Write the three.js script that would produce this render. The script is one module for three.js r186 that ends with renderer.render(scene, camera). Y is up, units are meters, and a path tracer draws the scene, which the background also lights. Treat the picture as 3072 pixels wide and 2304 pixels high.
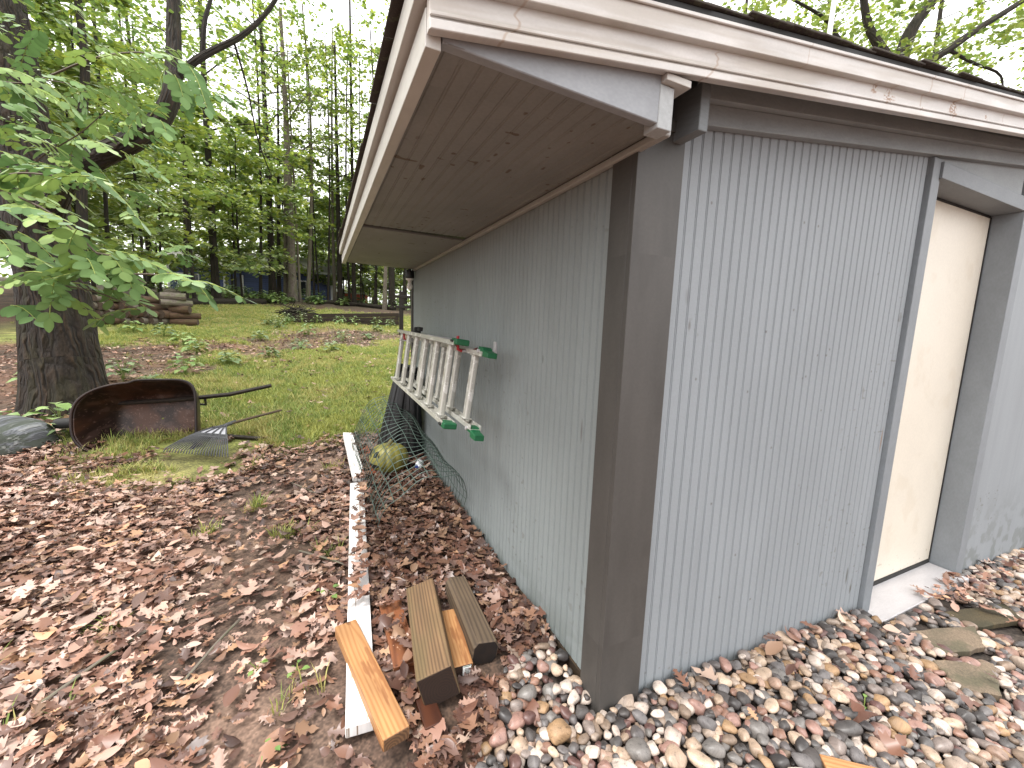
import * as THREE from 'three';
import { RoundedBoxGeometry } from 'three/addons/geometries/RoundedBoxGeometry.js';
import { mergeGeometries, mergeVertices } from 'three/addons/utils/BufferGeometryUtils.js';

// ---------- camera, sky, sun, exposure ----------
const scene = new THREE.Scene();
const camera = new THREE.PerspectiveCamera(86.01, 4 / 3, 0.05, 400);
camera.position.set(-0.8215, 1.3, 0.973);
camera.rotation.set(-7.65 * Math.PI / 180, -25.1 * Math.PI / 180, 2.05 * Math.PI / 180, 'YXZ');
const renderer = new THREE.WebGLRenderer({ antialias: true });
renderer.toneMapping = THREE.LinearToneMapping;
renderer.toneMappingExposure = 2.9;
renderer.shadowMap.enabled = true;
{ // bright even overcast
  const W = 64, Hh = 32, d = new Float32Array(W * Hh * 4);
  for (let j = 0; j < Hh; j++) for (let i = 0; i < W; i++) {
    const el = ((j + .5) / Hh - .5) * Math.PI, s = Math.max(0, Math.sin(el)), L = 1.05 * (.72 + .4 * s);
    const k = (j * W + i) * 4; d[k] = L * 1.0; d[k + 1] = L * .995; d[k + 2] = L * 1.0; d[k + 3] = 1;
  }
  const t = new THREE.DataTexture(d, W, Hh, THREE.RGBAFormat, THREE.FloatType);
  t.mapping = THREE.EquirectangularReflectionMapping; t.magFilter = t.minFilter = THREE.LinearFilter; t.needsUpdate = true;
  scene.background = t; scene.environment = t;
}
const sun = new THREE.DirectionalLight(new THREE.Color(1, .97, .93), 1.4);
sun.position.set(-16, 30, -1); sun.target.position.set(-1, 0, -3); scene.add(sun, sun.target);
sun.castShadow = true; sun.shadow.radius = 40; sun.shadow.mapSize.set(2048, 2048);
Object.assign(sun.shadow.camera, { left: -30, right: 30, top: 30, bottom: -30, near: 1, far: 90 });

// ---------- helpers ----------
function rng(seed) { let s = seed | 0; return () => { s = (s + 0x6d2b79f5) | 0; let t = Math.imul(s ^ (s >>> 15), 1 | s); t = (t + Math.imul(t ^ (t >>> 7), 61 | t)) ^ t; return ((t ^ (t >>> 14)) >>> 0) / 4294967296; }; }
const R0 = rng(7);
const ur = (r, a, b) => a + (b - a) * r();
const gauss = r => (r() + r() + r() + r() - 2) * 1.0;
const lerp = (a, b, t) => a + (b - a) * t;
const clamp = (v, a = 0, b = 1) => Math.min(b, Math.max(a, v));
const ss = (a, b, v) => { const u = clamp((v - a) / (b - a)); return u * u * (3 - 2 * u); };
function h2(x, y, s) { let n = Math.imul(x | 0, 374761393) + Math.imul(y | 0, 668265263) + Math.imul(s | 0, 1274126177); n = Math.imul(n ^ (n >>> 13), 1274126177); return ((n ^ (n >>> 16)) >>> 0) / 4294967296; }
function vn(x, y, s = 0, P = 0) {
  const xi = Math.floor(x), yi = Math.floor(y), fx = x - xi, fy = y - yi, u = fx * fx * (3 - 2 * fx), v = fy * fy * (3 - 2 * fy);
  const w = P ? (q => ((q % P) + P) % P) : (q => q);
  const a = h2(w(xi), w(yi), s), b = h2(w(xi + 1), w(yi), s), c = h2(w(xi), w(yi + 1), s), d = h2(w(xi + 1), w(yi + 1), s);
  return lerp(lerp(a, b, u), lerp(c, d, u), v);
}
function fbm(x, y, s = 0, o = 4, P = 0) { let a = 0, k = .5, t = 0; for (let i = 0; i < o; i++) { a += k * vn(x, y, s + i * 17, P); t += k; k *= .5; x *= 2; y *= 2; P *= 2; } return a / t; }
const mixc = (a, b, t) => [lerp(a[0], b[0], t), lerp(a[1], b[1], t), lerp(a[2], b[2], t)];
function tex(w, h, fn, { srgb = true, rep = true } = {}) { // fn(u,v) -> [r,g,b] 0..255 (sRGB values for colour maps)
  const d = new Uint8Array(w * h * 4);
  for (let j = 0; j < h; j++) for (let i = 0; i < w; i++) {
    const c = fn((i + .5) / w, (j + .5) / h), k = (j * w + i) * 4;
    d[k] = clamp(c[0], 0, 255); d[k + 1] = clamp(c[1], 0, 255); d[k + 2] = clamp(c[2], 0, 255); d[k + 3] = 255;
  }
  const t = new THREE.DataTexture(d, w, h, THREE.RGBAFormat); t.magFilter = THREE.LinearFilter; t.minFilter = THREE.LinearMipmapLinearFilter; t.generateMipmaps = true;
  if (srgb) t.colorSpace = THREE.SRGBColorSpace; t.wrapS = t.wrapT = rep ? THREE.RepeatWrapping : THREE.ClampToEdgeWrapping; t.needsUpdate = true; return t;
}
const gray = (w, h, fn) => tex(w, h, (u, v) => { const g = fn(u, v) * 255; return [g, g, g]; }, { srgb: false });
function repd(t, x, y) { const c = t.clone(); c.repeat.set(x, y); c.needsUpdate = true; return c; }
const std = (o) => new THREE.MeshStandardMaterial(o);
const lin = (r, g, b) => new THREE.Color().setRGB(r, g, b);

// names, tags
const taken = {};
function numbered(n) { const k = taken[n] = (taken[n] ?? -1) + 1; return k ? `${n}_${String(k).padStart(3, '0')}` : n; }
function mesh(name, geo, mat, parent, pos, rot) {
  const m = new THREE.Mesh(geo, mat); m.castShadow = m.receiveShadow = true;
  if (parent) { m.name = name; parent.add(m); } else { m.name = numbered(name); scene.add(m); }
  if (pos) m.position.set(...pos); if (rot) m.rotation.set(...rot); return m;
}
function thing(name, label, category, pos = [0, 0, 0], turn = 0, group) {
  const o = new THREE.Group(); o.name = numbered(name); scene.add(o); o.position.set(...pos); o.rotation.y = turn;
  o.userData = { label, category }; if (group) o.userData.group = group; return o;
}
function tag(o, label, category, group) { o.userData.label = label; o.userData.category = category; if (group) o.userData.group = group; return o; }
function structure(o) { o.userData.kind = 'structure'; return o; }

// uv in metres: u along the longest side
function metreUV(g, su = 1, sv = 1, axis) {
  g.computeBoundingBox(); const b = g.boundingBox, s = [b.max.x - b.min.x, b.max.y - b.min.y, b.max.z - b.min.z];
  const la = axis ?? s.indexOf(Math.max(...s)), p = g.attributes.position, n = g.attributes.normal, uv = new Float32Array(p.count * 2), o1 = (la + 1) % 3, o2 = (la + 2) % 3;
  for (let i = 0; i < p.count; i++) {
    const P = [p.getX(i), p.getY(i), p.getZ(i)], N = [Math.abs(n.getX(i)), Math.abs(n.getY(i)), Math.abs(n.getZ(i))];
    if (N[la] > .8) { uv[i * 2] = P[o1] * su + .5; uv[i * 2 + 1] = P[o2] * sv + .5; }
    else { uv[i * 2] = P[la] * su + .5; uv[i * 2 + 1] = (N[o1] > N[o2] ? P[o2] + .031 : P[o1]) * sv + .5; }
  }
  g.setAttribute('uv', new THREE.BufferAttribute(uv, 2)); return g;
}
function box(w, h, d, r = .003, su = 1, sv = 1, axis) { return metreUV(new RoundedBoxGeometry(w, h, d, 1, Math.min(r, w / 2.1, h / 2.1, d / 2.1)), su, sv, axis); }
function boxAt(x0, x1, y0, y1, z0, z1, r = .003, su = 1, sv = 1, axis) { const g = box(x1 - x0, y1 - y0, z1 - z0, r, su, sv, axis); g.translate((x0 + x1) / 2, (y0 + y1) / 2, (z0 + z1) / 2); return g; }
function bake(g, rot, pos) { if (rot) { g.applyMatrix4(new THREE.Matrix4().makeRotationFromEuler(new THREE.Euler(...rot))); } if (pos) g.translate(...pos); return g; }
// polygon prism: outline [x,y] extruded in z0..z1
function prism(pts, z0, z1, bevel = 0) {
  const s = new THREE.Shape(pts.map(p => new THREE.Vector2(...p)));
  const g = new THREE.ExtrudeGeometry(s, { depth: z1 - z0 - 2 * bevel, bevelEnabled: bevel > 0, bevelSize: bevel, bevelThickness: bevel, bevelOffset: -bevel, bevelSegments: 1, steps: 1 }); g.translate(0, 0, z0 + bevel); return g;
}
// sheared board that follows a slope in x
function slopeBoard(x0, x1, fy, h, z0, z1) { return metreUV(prism([[x0, fy(x0)], [x1, fy(x1)], [x1, fy(x1) + h], [x0, fy(x0) + h]], z0, z1, .0015)); }
// tapered tube through points with radii
function tube(pts, radii, seg = 8, { vscale = 1, disp, cap = true, us = 1 } = {}) {
  const P = pts.map(p => p.isVector3 ? p : new THREE.Vector3(...p)), n = P.length, pos = [], uv = [], idx = []; let len = 0;
  let up = new THREE.Vector3(0, 0, 1), N = new THREE.Vector3(), B = new THREE.Vector3();
  for (let i = 0; i < n; i++) {
    const T = P[Math.min(i + 1, n - 1)].clone().sub(P[Math.max(i - 1, 0)]).normalize();
    if (i === 0) { if (Math.abs(T.z) > .9) up.set(1, 0, 0); N.copy(up).addScaledVector(T, -up.dot(T)).normalize(); } else { N.addScaledVector(T, -N.dot(T)).normalize(); }
    B.crossVectors(T, N); if (i) len += P[i].distanceTo(P[i - 1]);
    const r = Array.isArray(radii) ? radii[i] : radii;
    for (let j = 0; j <= seg; j++) {
      const a = j / seg * Math.PI * 2, k = r * (1 + (disp ? disp(j % seg / seg, len, i) : 0)), c = Math.cos(a) * k, s = Math.sin(a) * k;
      pos.push(P[i].x + N.x * c + B.x * s, P[i].y + N.y * c + B.y * s, P[i].z + N.z * c + B.z * s); uv.push(j / seg * us, len * vscale);
    }
  }
  const w = seg + 1; for (let i = 0; i < n - 1; i++) for (let j = 0; j < seg; j++) { const a = i * w + j; idx.push(a, a + 1, a + w, a + 1, a + w + 1, a + w); }
  if (cap) for (const [i, f] of [[0, 1], [n - 1, 0]]) { const c = pos.length / 3; pos.push(P[i].x, P[i].y, P[i].z); uv.push(.5, 0); for (let j = 0; j < seg; j++) { const a = i * w + j; f ? idx.push(c, a + 1, a) : idx.push(c, a, a + 1); } }
  const g = new THREE.BufferGeometry(); g.setAttribute('position', new THREE.Float32BufferAttribute(pos, 3)); g.setAttribute('uv', new THREE.Float32BufferAttribute(uv, 2)); g.setIndex(idx); g.computeVertexNormals(); return g;
}
function smooth(pts, n) { const c = new THREE.CatmullRomCurve3(pts.map(p => new THREE.Vector3(...p))); return c.getPoints(n); }
function gridSurf(nu, nv, fn) { // fn(u,v)->[x,y,z]
  const pos = [], uv = [], idx = []; for (let j = 0; j <= nv; j++) for (let i = 0; i <= nu; i++) { pos.push(...fn(i / nu, j / nv)); uv.push(i / nu, j / nv); }
  for (let j = 0; j < nv; j++) for (let i = 0; i < nu; i++) { const a = j * (nu + 1) + i; idx.push(a, a + 1, a + nu + 1, a + 1, a + nu + 2, a + nu + 1); }
  const g = new THREE.BufferGeometry(); g.setAttribute('position', new THREE.Float32BufferAttribute(pos, 3)); g.setAttribute('uv', new THREE.Float32BufferAttribute(uv, 2)); g.setIndex(idx); g.computeVertexNormals(); return g;
}
// place a mesh so that its local x axis runs from a to b
function align(m, a, b, roll = 0) {
  const A = new THREE.Vector3(...a), Bv = new THREE.Vector3(...b), x = Bv.clone().sub(A).normalize(), up = Math.abs(x.y) > .95 ? new THREE.Vector3(0, 0, 1) : new THREE.Vector3(0, 1, 0), z = new THREE.Vector3().crossVectors(x, up).normalize(), y = new THREE.Vector3().crossVectors(z, x);
  m.quaternion.setFromRotationMatrix(new THREE.Matrix4().makeBasis(x, y, z)); m.rotateX(roll); m.position.copy(A.add(Bv).multiplyScalar(.5)); return m;
}

// ---------- terrain ----------
function height(x, z) {
  const t = -z * .96 - x * .12 - 1.9;
  let r = Math.min(.097 * (t < 35 ? Math.log1p(Math.exp(t)) : t), lerp(3.4, 2.75, ss(-5, -1, x)));
  r += .06 * ss(-.8, -.45, x) * (1 - ss(-.05, .12, x)) * ss(.05, -.35, z);
  r += Math.max(-.055 * Math.max(0, x - .3) * ss(-.6, -.1, z), -.25);
  r += (vn(x * 1.3, z * 1.3, 91) - .5) * .03 * ss(0, 2, -z) + (vn(x * 4, z * 4, 92) - .5) * .012 * (x < -.8 ? 1 : .3);
  return r;
}
// how far the point lies from the worn path line
const PATH = [[-.35, -3.1], [-.85, -2.75], [-1.19, -2.25], [-1.26, -1.98], [-1.2, -1.19], [-1.15, -.8], [-.98, -.33], [-.8, .6]];
function pathDist(x, z) { let m = 9; for (let i = 0; i < PATH.length - 1; i++) { const [ax, az] = PATH[i], [bx, bz] = PATH[i + 1], dx = bx - ax, dz = bz - az, t = clamp(((x - ax) * dx + (z - az) * dz) / (dx * dx + dz * dz)); m = Math.min(m, Math.hypot(x - ax - dx * t, z - az - dz * t)); } return m; }
// ground cover weights
function gravelW(x, z) { // pebbles along the front of the shed and round its corner
  const e = (fbm(x * 3, z * 3, 5, 3) - .5) * .25; const left = -.28 - .22 * ss(-.3, .2, z);
  return ss(left - .05, left + .07, x + e * .5) * ss(-.32 - .1 * e, -.22, z - Math.max(0, -x) * .15) * (1 - ss(.9, 1.3, z + e));
}
function grassW(x, z) {
  const e = (fbm(x * 1.6, z * 1.6, 21, 3) - .5), f = (fbm(x * .7, z * .7, 33, 3) - .5);
  let w = ss(-2.75, -3.35, z + e * .7) * ss(-3.4 - .25 * (-z - 5), -2.2 - .1 * (-z - 4), x + e * 1.2);
  w = Math.max(w, .9 * ss(.75, .2, Math.hypot((x + 1.85) * .8, (z + 2.85) * 1.8) + e * .5));  // tuft under the rake
  if (z < -8.5) w = Math.max(w, ss(-8.6, -9.6, z + f) * ss(-7.5, -6, x));
  const p1 = Math.hypot((x + .3) * .5, (z + 11.2) * .75 + (x + .3) * .5), p2 = Math.hypot((x + 3.4) * .8, (z + 7.4) * .42);
  w *= 1 - .9 * ss(1.9, .9, p1 + e * 2.2) ; w *= 1 - .9 * ss(1.1, .5, p2 + e * 1.3);
  w *= ss(.12, .42, pathDist(x, z) + e * .25 + (z < -3.2 ? .3 : 0));
  if (z < -20) w *= ss(-26, -21, z + f * 4 - (x > -1 ? 2 : 0));
  return clamp(w);
}
function litterW(x, z) {
  const e = fbm(x * 1.5, z * 1.5, 61, 3) - .5;
  if (x > -.02 && z < .0 && z > -3.15) return 0;
  let w = 1 - .97 * grassW(x, z); w *= 1 - .66 * ss(.3, .08, pathDist(x, z) + e * .5);
  w *= 1 - .9 * gravelW(x, z); if (z < -14) w *= .5; return clamp(w);
}

// ---------- textures and materials ----------
const stain = (x, y, s, lo, hi) => ss(lo, hi, fbm(x, y, s, 4));
// grey wall paint: faint roller mottling, grime specks, a few scrapes; uv covers the whole wall
function wallTex(seed, W, H0, mould, marks, paint = [134, 139, 143]) {
  return tex(1024, 1024, (u, v) => {
    const x = u * W, y = v * H0 - .2; let c = paint;
    const m = fbm(x * 5, y * 2, seed, 4) - .5, st = fbm(x * 40, y * 1.3, seed + 3, 3) - .5, g = vn(x * 330, y * 330, seed + 9) - .5;
    const k = 1 + m * .08 + st * .04 + g * .04; c = c.map(q => q * k);
    const mm = mould(x, y) * stain(x * 14, y * 14, seed + 5, .42, .62); c = mixc(c, [70, 75, 66], mm * .6);
    const sp = ss(.86, .93, vn(x * 60, y * 60, seed + 12)) * ss(.55, .7, vn(x * 3, y * 3, seed + 14)); c = mixc(c, [88, 84, 78], sp * .35);
    for (const [mx, my, mw, mh, mc] of marks) { const d = Math.hypot((x - mx) / mw, (y - my) / mh); if (d < 1) c = mixc(c, mc, (1 - d * d) * .85); }
    return c;
  }, { rep: false });
}
const nailMarks = (seed, W, n) => { const r = rng(seed), o = []; for (let i = 0; i < n; i++) o.push([ur(r, .2, W), ur(r, .2, 2), .005, .006, [85, 82, 80]]); return o; };
const T = {};
T.front = wallTex(3, 4.4, 2.6, (x, y) => Math.max(ss(.1, -.04, y + .055 * x) * .8, x > 2.5 ? ss(.5, -.1, y) * .45 : 0), [[.24, 1.42, .012, .03, [120, 122, 125]], [.26, 1.33, .006, .02, [95, 93, 92]], [1.57, .84, .006, .07, [125, 98, 80]], [1.45, .18, .008, .05, [70, 70, 66]], [1.5, .1, .01, .03, [80, 78, 72]], ...nailMarks(11, 1.6, 26)]);
T.side = wallTex(8, 3.3, 2.6, (x, y) => ss(.3, .08, y) * .35 + ss(1.6, 1.9, y) * .0, [[.5, 1.18, .004, .02, [70, 70, 68]], [.2, .95, .006, .05, [95, 93, 92]], ...nailMarks(12, 3, 22)], [129, 135, 135]);
T.dark = tex(512, 512, (u, v) => { const k = 1 + (fbm(u * 4, v * 30, 41, 4) - .5) * .2 + (vn(u * 260, v * 260, 44) - .5) * .06; let c = [69, 66, 63].map(q => q * k); const s = ss(.985, .995, vn(u * 23, v * 31, 46)); c = mixc(c, [48, 45, 42], ss(.62, .75, fbm(u * 4, v * 12, 47, 4)) * .22); return mixc(c, [150, 142, 134], s * .5); });
T.fascia = tex(2048, 128, (u, v) => {
  const x = u * 3.6; let k = 1 + (fbm(x * 8, v * 3, 51, 4) - .5) * .14 + (vn(x * 200, v * 40, 52) - .5) * .03; let c = [194, 190, 186].map(q => q * k);
  c = mixc(c, [160, 150, 138], ss(.52, .75, fbm(x * 3, v * 5, 53, 4)) * .45);
  for (const [mx, wob, w, v0, v1, fr] of [[.2, .05, .004, -.1, .75, 5], [.74, .03, .005, -.1, .5, 11], [1.71, .012, .005, .1, 1, 7], [1.95, .02, .004, .5, 1.1, 13], [2.35, .02, .003, .1, .5, 9], [1.05, .01, .002, .5, 1.1, 6]]) { if (v < v0 || v > v1) continue; const d = Math.abs(x - mx - (fbm(v * fr, mx * 7, 55, 2) - .5) * wob - (v - .5) * (mx > 1 ? .01 : .07)); if (d < w) c = mixc(c, [150, 124, 104], .45 * ss(w, w * .4, d)); }
  for (const [mx, my, mw, mh] of [[1.5, .33, .035, .2], [1.93, .32, .03, .25], [1.42, .42, .02, .12], [2.2, .3, .012, .15]]) { const d = Math.hypot((x - mx) / mw, (v - my) / mh) + (fbm(x * 60, v * 12, 56, 3) - .5) * 1.3; if (d < 1) c = mixc(c, [138, 104, 80], .8 * ss(1, .5, d) * ss(.35, .6, vn(x * 160, v * 30, 58))); }
  return c;
}, { rep: false });
T.whiteOld = tex(512, 256, (u, v) => { const k = 1 + (fbm(u * 8, v * 30, 61, 4, 0) - .5) * .1; let c = [226, 223, 221].map(q => q * k); c = mixc(c, [120, 100, 82], ss(.68, .74, fbm(u * 10, v * 16, 63, 4)) * .8); return mixc(c, [96, 88, 76], ss(.6, .75, fbm(u * 4, v * 6, 65, 4)) * .35); });
function woodTex(seed, light, darkc, ring, knots, extra) {
  return tex(512, 256, (u, v) => {
    let x = u * 3, y = v; let dx = 0; for (const [kx, ky, kr] of knots) { const d = Math.hypot((x - kx) * .5, y - ky); y += (y - ky > 0 ? 1 : -1) * kr * Math.exp(-d * d / (kr * kr * 6)) * .9; }
    const w = fbm(x * .6, y * 2.2, seed, 2), g = .5 + .5 * Math.sin((y * ring + w * 6) * 6.283), f = vn(x * 6, y * 190, seed + 2);
    let c = mixc(light, darkc, clamp(Math.pow(g, 2.2) * .65 + f * .25)); const m = 1 + (fbm(x * 3, v * 5, seed + 6, 3) - .5) * .25; c = c.map(q => q * m);
    for (const [kx, ky, kr] of knots) { const d = Math.hypot((u * 3 - kx) * .75, (v - ky)) / kr; if (d < 1.1) c = mixc(c, mixc(darkc, [60, 36, 22], .45 + .3 * Math.sin(d * 14)), ss(1.1, .75, d)); }
    return extra ? extra(c, u, v) : c;
  });
}
T.orange = woodTex(71, [172, 128, 84], [146, 98, 56], 16, [[.9, .4, .07], [2.1, .7, .06]], (c, u, v) => mixc(c, [120, 72, 40], ss(.66, .72, fbm(u * 9, v * 7, 77, 4)) * .5));
T.treated = woodTex(81, [118, 92, 64], [72, 52, 34], 22, [[2.5, .3, .09]], (c, u, v) => mixc(c, [80, 76, 46], ss(.55, .75, fbm(u * 5, v * 3, 87, 4)) * .35));
T.timber = woodTex(91, [98, 82, 64], [60, 48, 38], 18, [], (c, u, v) => mixc(c, [92, 96, 62], ss(.52, .7, fbm(u * 6, v * 4, 97, 4)) * .4));
T.brown = woodTex(101, [132, 82, 52], [92, 52, 32], 7, []);
T.grayWood = woodTex(111, [112, 98, 84], [66, 54, 44], 10, []);
T.endgrain = tex(256, 256, (u, v) => { const d = Math.hypot(u - .4, v - .62) * 26 + fbm(u * 5, v * 5, 121, 3) * 2; const g = .5 + .5 * Math.sin(d * 6.283 * .5); return mixc([112, 82, 54], [72, 48, 30], g * .7 + .3 * vn(u * 60, v * 60, 122)); });
T.bark = tex(512, 512, (u, v) => { const w = fbm(u * 6, v * 4, 131, 3, 0), f = Math.abs(vn(u * 16 + w * 3, v * 5, 132, 0) - .5) * 2, n = fbm(u * 40, v * 20, 133, 3); let c = mixc([30, 24, 19], [86, 75, 62], clamp(f * .8 + n * .5 - .1)); return mixc(c, [58, 62, 34], ss(.46, .7, fbm(u * 5, v * 3, 135, 4)) * .6); });
T.barkB = gray(512, 512, (u, v) => { const w = fbm(u * 6, v * 4, 131, 3), f = Math.abs(vn(u * 16 + w * 3, v * 5, 132) - .5) * 2; return clamp(f * .75 + fbm(u * 40, v * 20, 133, 3) * .3); });
T.barkPale = tex(256, 512, (u, v) => { const k = 1 + (fbm(u * 18, v * 10, 141, 4) - .5) * .5; let c = [104, 95, 86].map(q => q * k); c = mixc(c, [78, 68, 60], ss(.56, .66, fbm(u * 8, v * 22, 143, 3)) * .5); return mixc(c, [100, 108, 72], ss(.5, .7, fbm(u * 4, v * 6, 145, 3)) * .5); });
T.ground = tex(1024, 1024, (u, v) => { const a = fbm(u * 8, v * 8, 151, 5, 8), b = vn(u * 128, v * 128, 153, 128), c = vn(u * 300, v * 300, 155, 300), k = 178 + (a - .5) * 110 + (b - .5) * 60 + (c - .5) * 70; return [k * 1.02, k, k * .97]; });
T.groundB = gray(512, 512, (u, v) => fbm(u * 16, v * 16, 161, 5, 16));
T.rust = tex(512, 512, (u, v) => { const a = fbm(u * 5, v * 5, 171, 5), b = fbm(u * 18, v * 18, 173, 4); let c = mixc([74, 47, 34], [42, 28, 23], ss(.35, .6, a)); c = mixc(c, [96, 76, 70], ss(.56, .72, b) * .45); return mixc(c, [150, 126, 116], ss(.8, .9, vn(u * 90, v * 90, 175)) * .4); });
T.alum = tex(512, 128, (u, v) => { const k = 1 + (fbm(u * 4, v * 60, 181, 3) - .5) * .12; let c = [190, 188, 180].map(q => q * k); c = mixc(c, [232, 230, 226], ss(.6, .66, fbm(u * 30, v * 9, 183, 3)) * .7); return mixc(c, [128, 96, 76], ss(.62, .74, fbm(u * 9, v * 5, 185, 4)) * .5); });
T.shingle = tex(256, 256, (u, v) => { const g = vn(u * 128, v * 128, 191), k = .6 + g * .8; let c = [58, 50, 46].map(q => q * k); return mixc(c, [92, 100, 72], ss(.55, .7, fbm(u * 6, v * 6, 193, 3)) * .4); });
T.stone = tex(256, 256, (u, v) => { const k = 215 + (fbm(u * 6, v * 6, 201, 4) - .5) * 70 + (vn(u * 90, v * 90, 203) - .5) * 36 - ss(.7, .78, fbm(u * 12, v * 12, 205, 3)) * 40; return [k, k * .99, k * .98]; });
T.flag = tex(512, 512, (u, v) => { const a = fbm(u * 4, v * 4, 211, 5), b = vn(u * 120, v * 120, 213); let c = mixc([112, 97, 80], [92, 82, 66], ss(.35, .65, a)); const k = .85 + b * .3; c = c.map(q => q * k); return mixc(c, [70, 70, 50], ss(.55, .72, fbm(u * 7, v * 7, 215, 4)) * .4); });
T.boulder = tex(512, 256, (u, v) => { const a = fbm(u * 8, v * 5, 221, 5), k = .45 + a * .9 + (vn(u * 120, v * 60, 224) - .5) * .3; let c = [104, 106, 110].map(q => q * k); c = mixc(c, [60, 66, 54], ss(.45, .62, fbm(u * 14, v * 8, 223, 4)) * .7); return mixc(c, [150, 150, 148], ss(.6, .7, fbm(u * 26, v * 14, 226, 3)) * .6); });
T.soffit = tex(512, 512, (u, v) => { const k = 1 + (fbm(u * 5, v * 5, 231, 4) - .5) * .14 + (vn(u * 200, v * 200, 232) - .5) * .05; let c = [124, 123, 120].map(q => q * k); c = mixc(c, [84, 68, 58], ss(.88, .92, vn(u * 34, v * 34, 235)) * ss(.5, .6, vn(u * 4, v * 4, 237)) * .8); return c; });
T.door = tex(512, 1024, (u, v) => { const k = 1 + (fbm(u * 4, v * 8, 241, 4) - .5) * .05 + (vn(u * 160, v * 320, 242) - .5) * .03; let c = [212, 204, 190].map(q => q * k); c = mixc(c, [176, 158, 132], ss(.6, .75, fbm(u * 7, v * 14, 243, 4)) * .12); return mixc(c, [120, 104, 86], ss(.9, .95, vn(u * 50, v * 100, 245)) * ss(.12, .0, v) * .5); });
T.blue = tex(64, 512, (u, v) => { const l = (v * 18) % 1; const k = l < .12 ? .72 : 1; return [66, 80, 122].map(q => q * k * (1 + (vn(u * 8, v * 40, 251) - .5) * .08)); });
T.paint = tex(256, 256, (u, v) => { const k = 236 + (fbm(u * 8, v * 8, 271, 4, 8) - .5) * 26 + (vn(u * 100, v * 100, 273, 100) - .5) * 12; return [k, k, k * .99]; });
T.grayB = gray(256, 256, (u, v) => fbm(u * 24, v * 24, 261, 4, 24));
const M = {};
M.front = std({ map: T.front, roughness: .62 }); M.side = std({ map: T.side, roughness: .62 });
M.grayTrim = std({ color: 0x969b9f, map: repd(T.paint, 1.2, 2.4), roughness: .62, bumpMap: repd(T.grayB, 2, 6), bumpScale: .0008 });
M.dark = std({ map: T.dark, roughness: .55, bumpMap: T.grayB, bumpScale: .0004 });
M.fascia = std({ map: T.fascia, roughness: .5 });
M.white = std({ map: repd(T.whiteOld, .35, 1.2), roughness: .6 });
M.whiteClean = std({ color: 0xc4c0bc, roughness: .5, map: repd(T.paint, .7, 1.7) });
M.soffit = std({ map: T.soffit, roughness: .7 });
M.door = std({ map: T.door, roughness: .45 });
M.orange = std({ map: T.orange, roughness: .6, bumpMap: T.orange, bumpScale: .0015 }); M.treated = std({ map: T.treated, roughness: .75, bumpMap: T.treated, bumpScale: .003 }); M.timber = std({ map: T.timber, roughness: .75, bumpMap: T.timber, bumpScale: .003 });
M.brown = std({ map: T.brown, roughness: .5, bumpMap: T.brown, bumpScale: .001 }); M.grayWood = std({ map: T.grayWood, roughness: .8, bumpMap: T.grayWood, bumpScale: .003 }); M.endgrain = std({ map: T.endgrain, roughness: .8 });
M.bark = std({ map: T.bark, color: 0xb8a48e, roughness: .9, bumpMap: T.barkB, bumpScale: .06 }); M.barkPale = std({ map: T.barkPale, roughness: .9 }); M.barkDark = std({ map: T.bark, color: 0xb0a89e, roughness: .9, bumpMap: T.barkB, bumpScale: .02 });
M.twig = std({ color: 0x4c4034, roughness: .8 });
M.rust = std({ map: T.rust, roughness: .42, metalness: .25, bumpMap: T.grayB, bumpScale: .001, side: THREE.DoubleSide });
M.alum = std({ map: repd(T.alum, .8, 3), roughness: .42, metalness: .45 });
M.green = std({ color: 0x12603a, roughness: .5, map: repd(T.paint, 5, 5) });
M.shingle = std({ map: repd(T.shingle, 4, 4), roughness: .95 });
M.black = std({ color: 0x151517, roughness: .35 }); M.blackMatt = std({ color: 0x1c1b1a, roughness: .7 });
M.steel = std({ color: 0xc6c3c6, roughness: .4, metalness: .15, map: repd(T.paint, 1, 4) });
M.wire = std({ color: 0x4c5c55, roughness: .5, metalness: .3 });
M.brass = std({ color: 0x9a8c6c, roughness: .3, metalness: .8 });
M.red = std({ color: 0xa01822, roughness: .5 });
M.flag = std({ map: T.flag, roughness: .8, bumpMap: T.flag, bumpScale: .006 });
M.flagMoss = std({ map: T.flag, color: 0xa4a488, roughness: .8, bumpMap: T.flag, bumpScale: .006 });
M.boulder = std({ map: T.boulder, roughness: .9, bumpMap: T.boulder, bumpScale: .05 });
const leafMat = (c, tr = .45, o = {}) => new THREE.MeshPhysicalMaterial({ color: c, roughness: .85, transmission: tr, thickness: 0, vertexColors: true, side: THREE.DoubleSide, ...o });
M.leaf = leafMat(0xffffff, .58);

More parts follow.
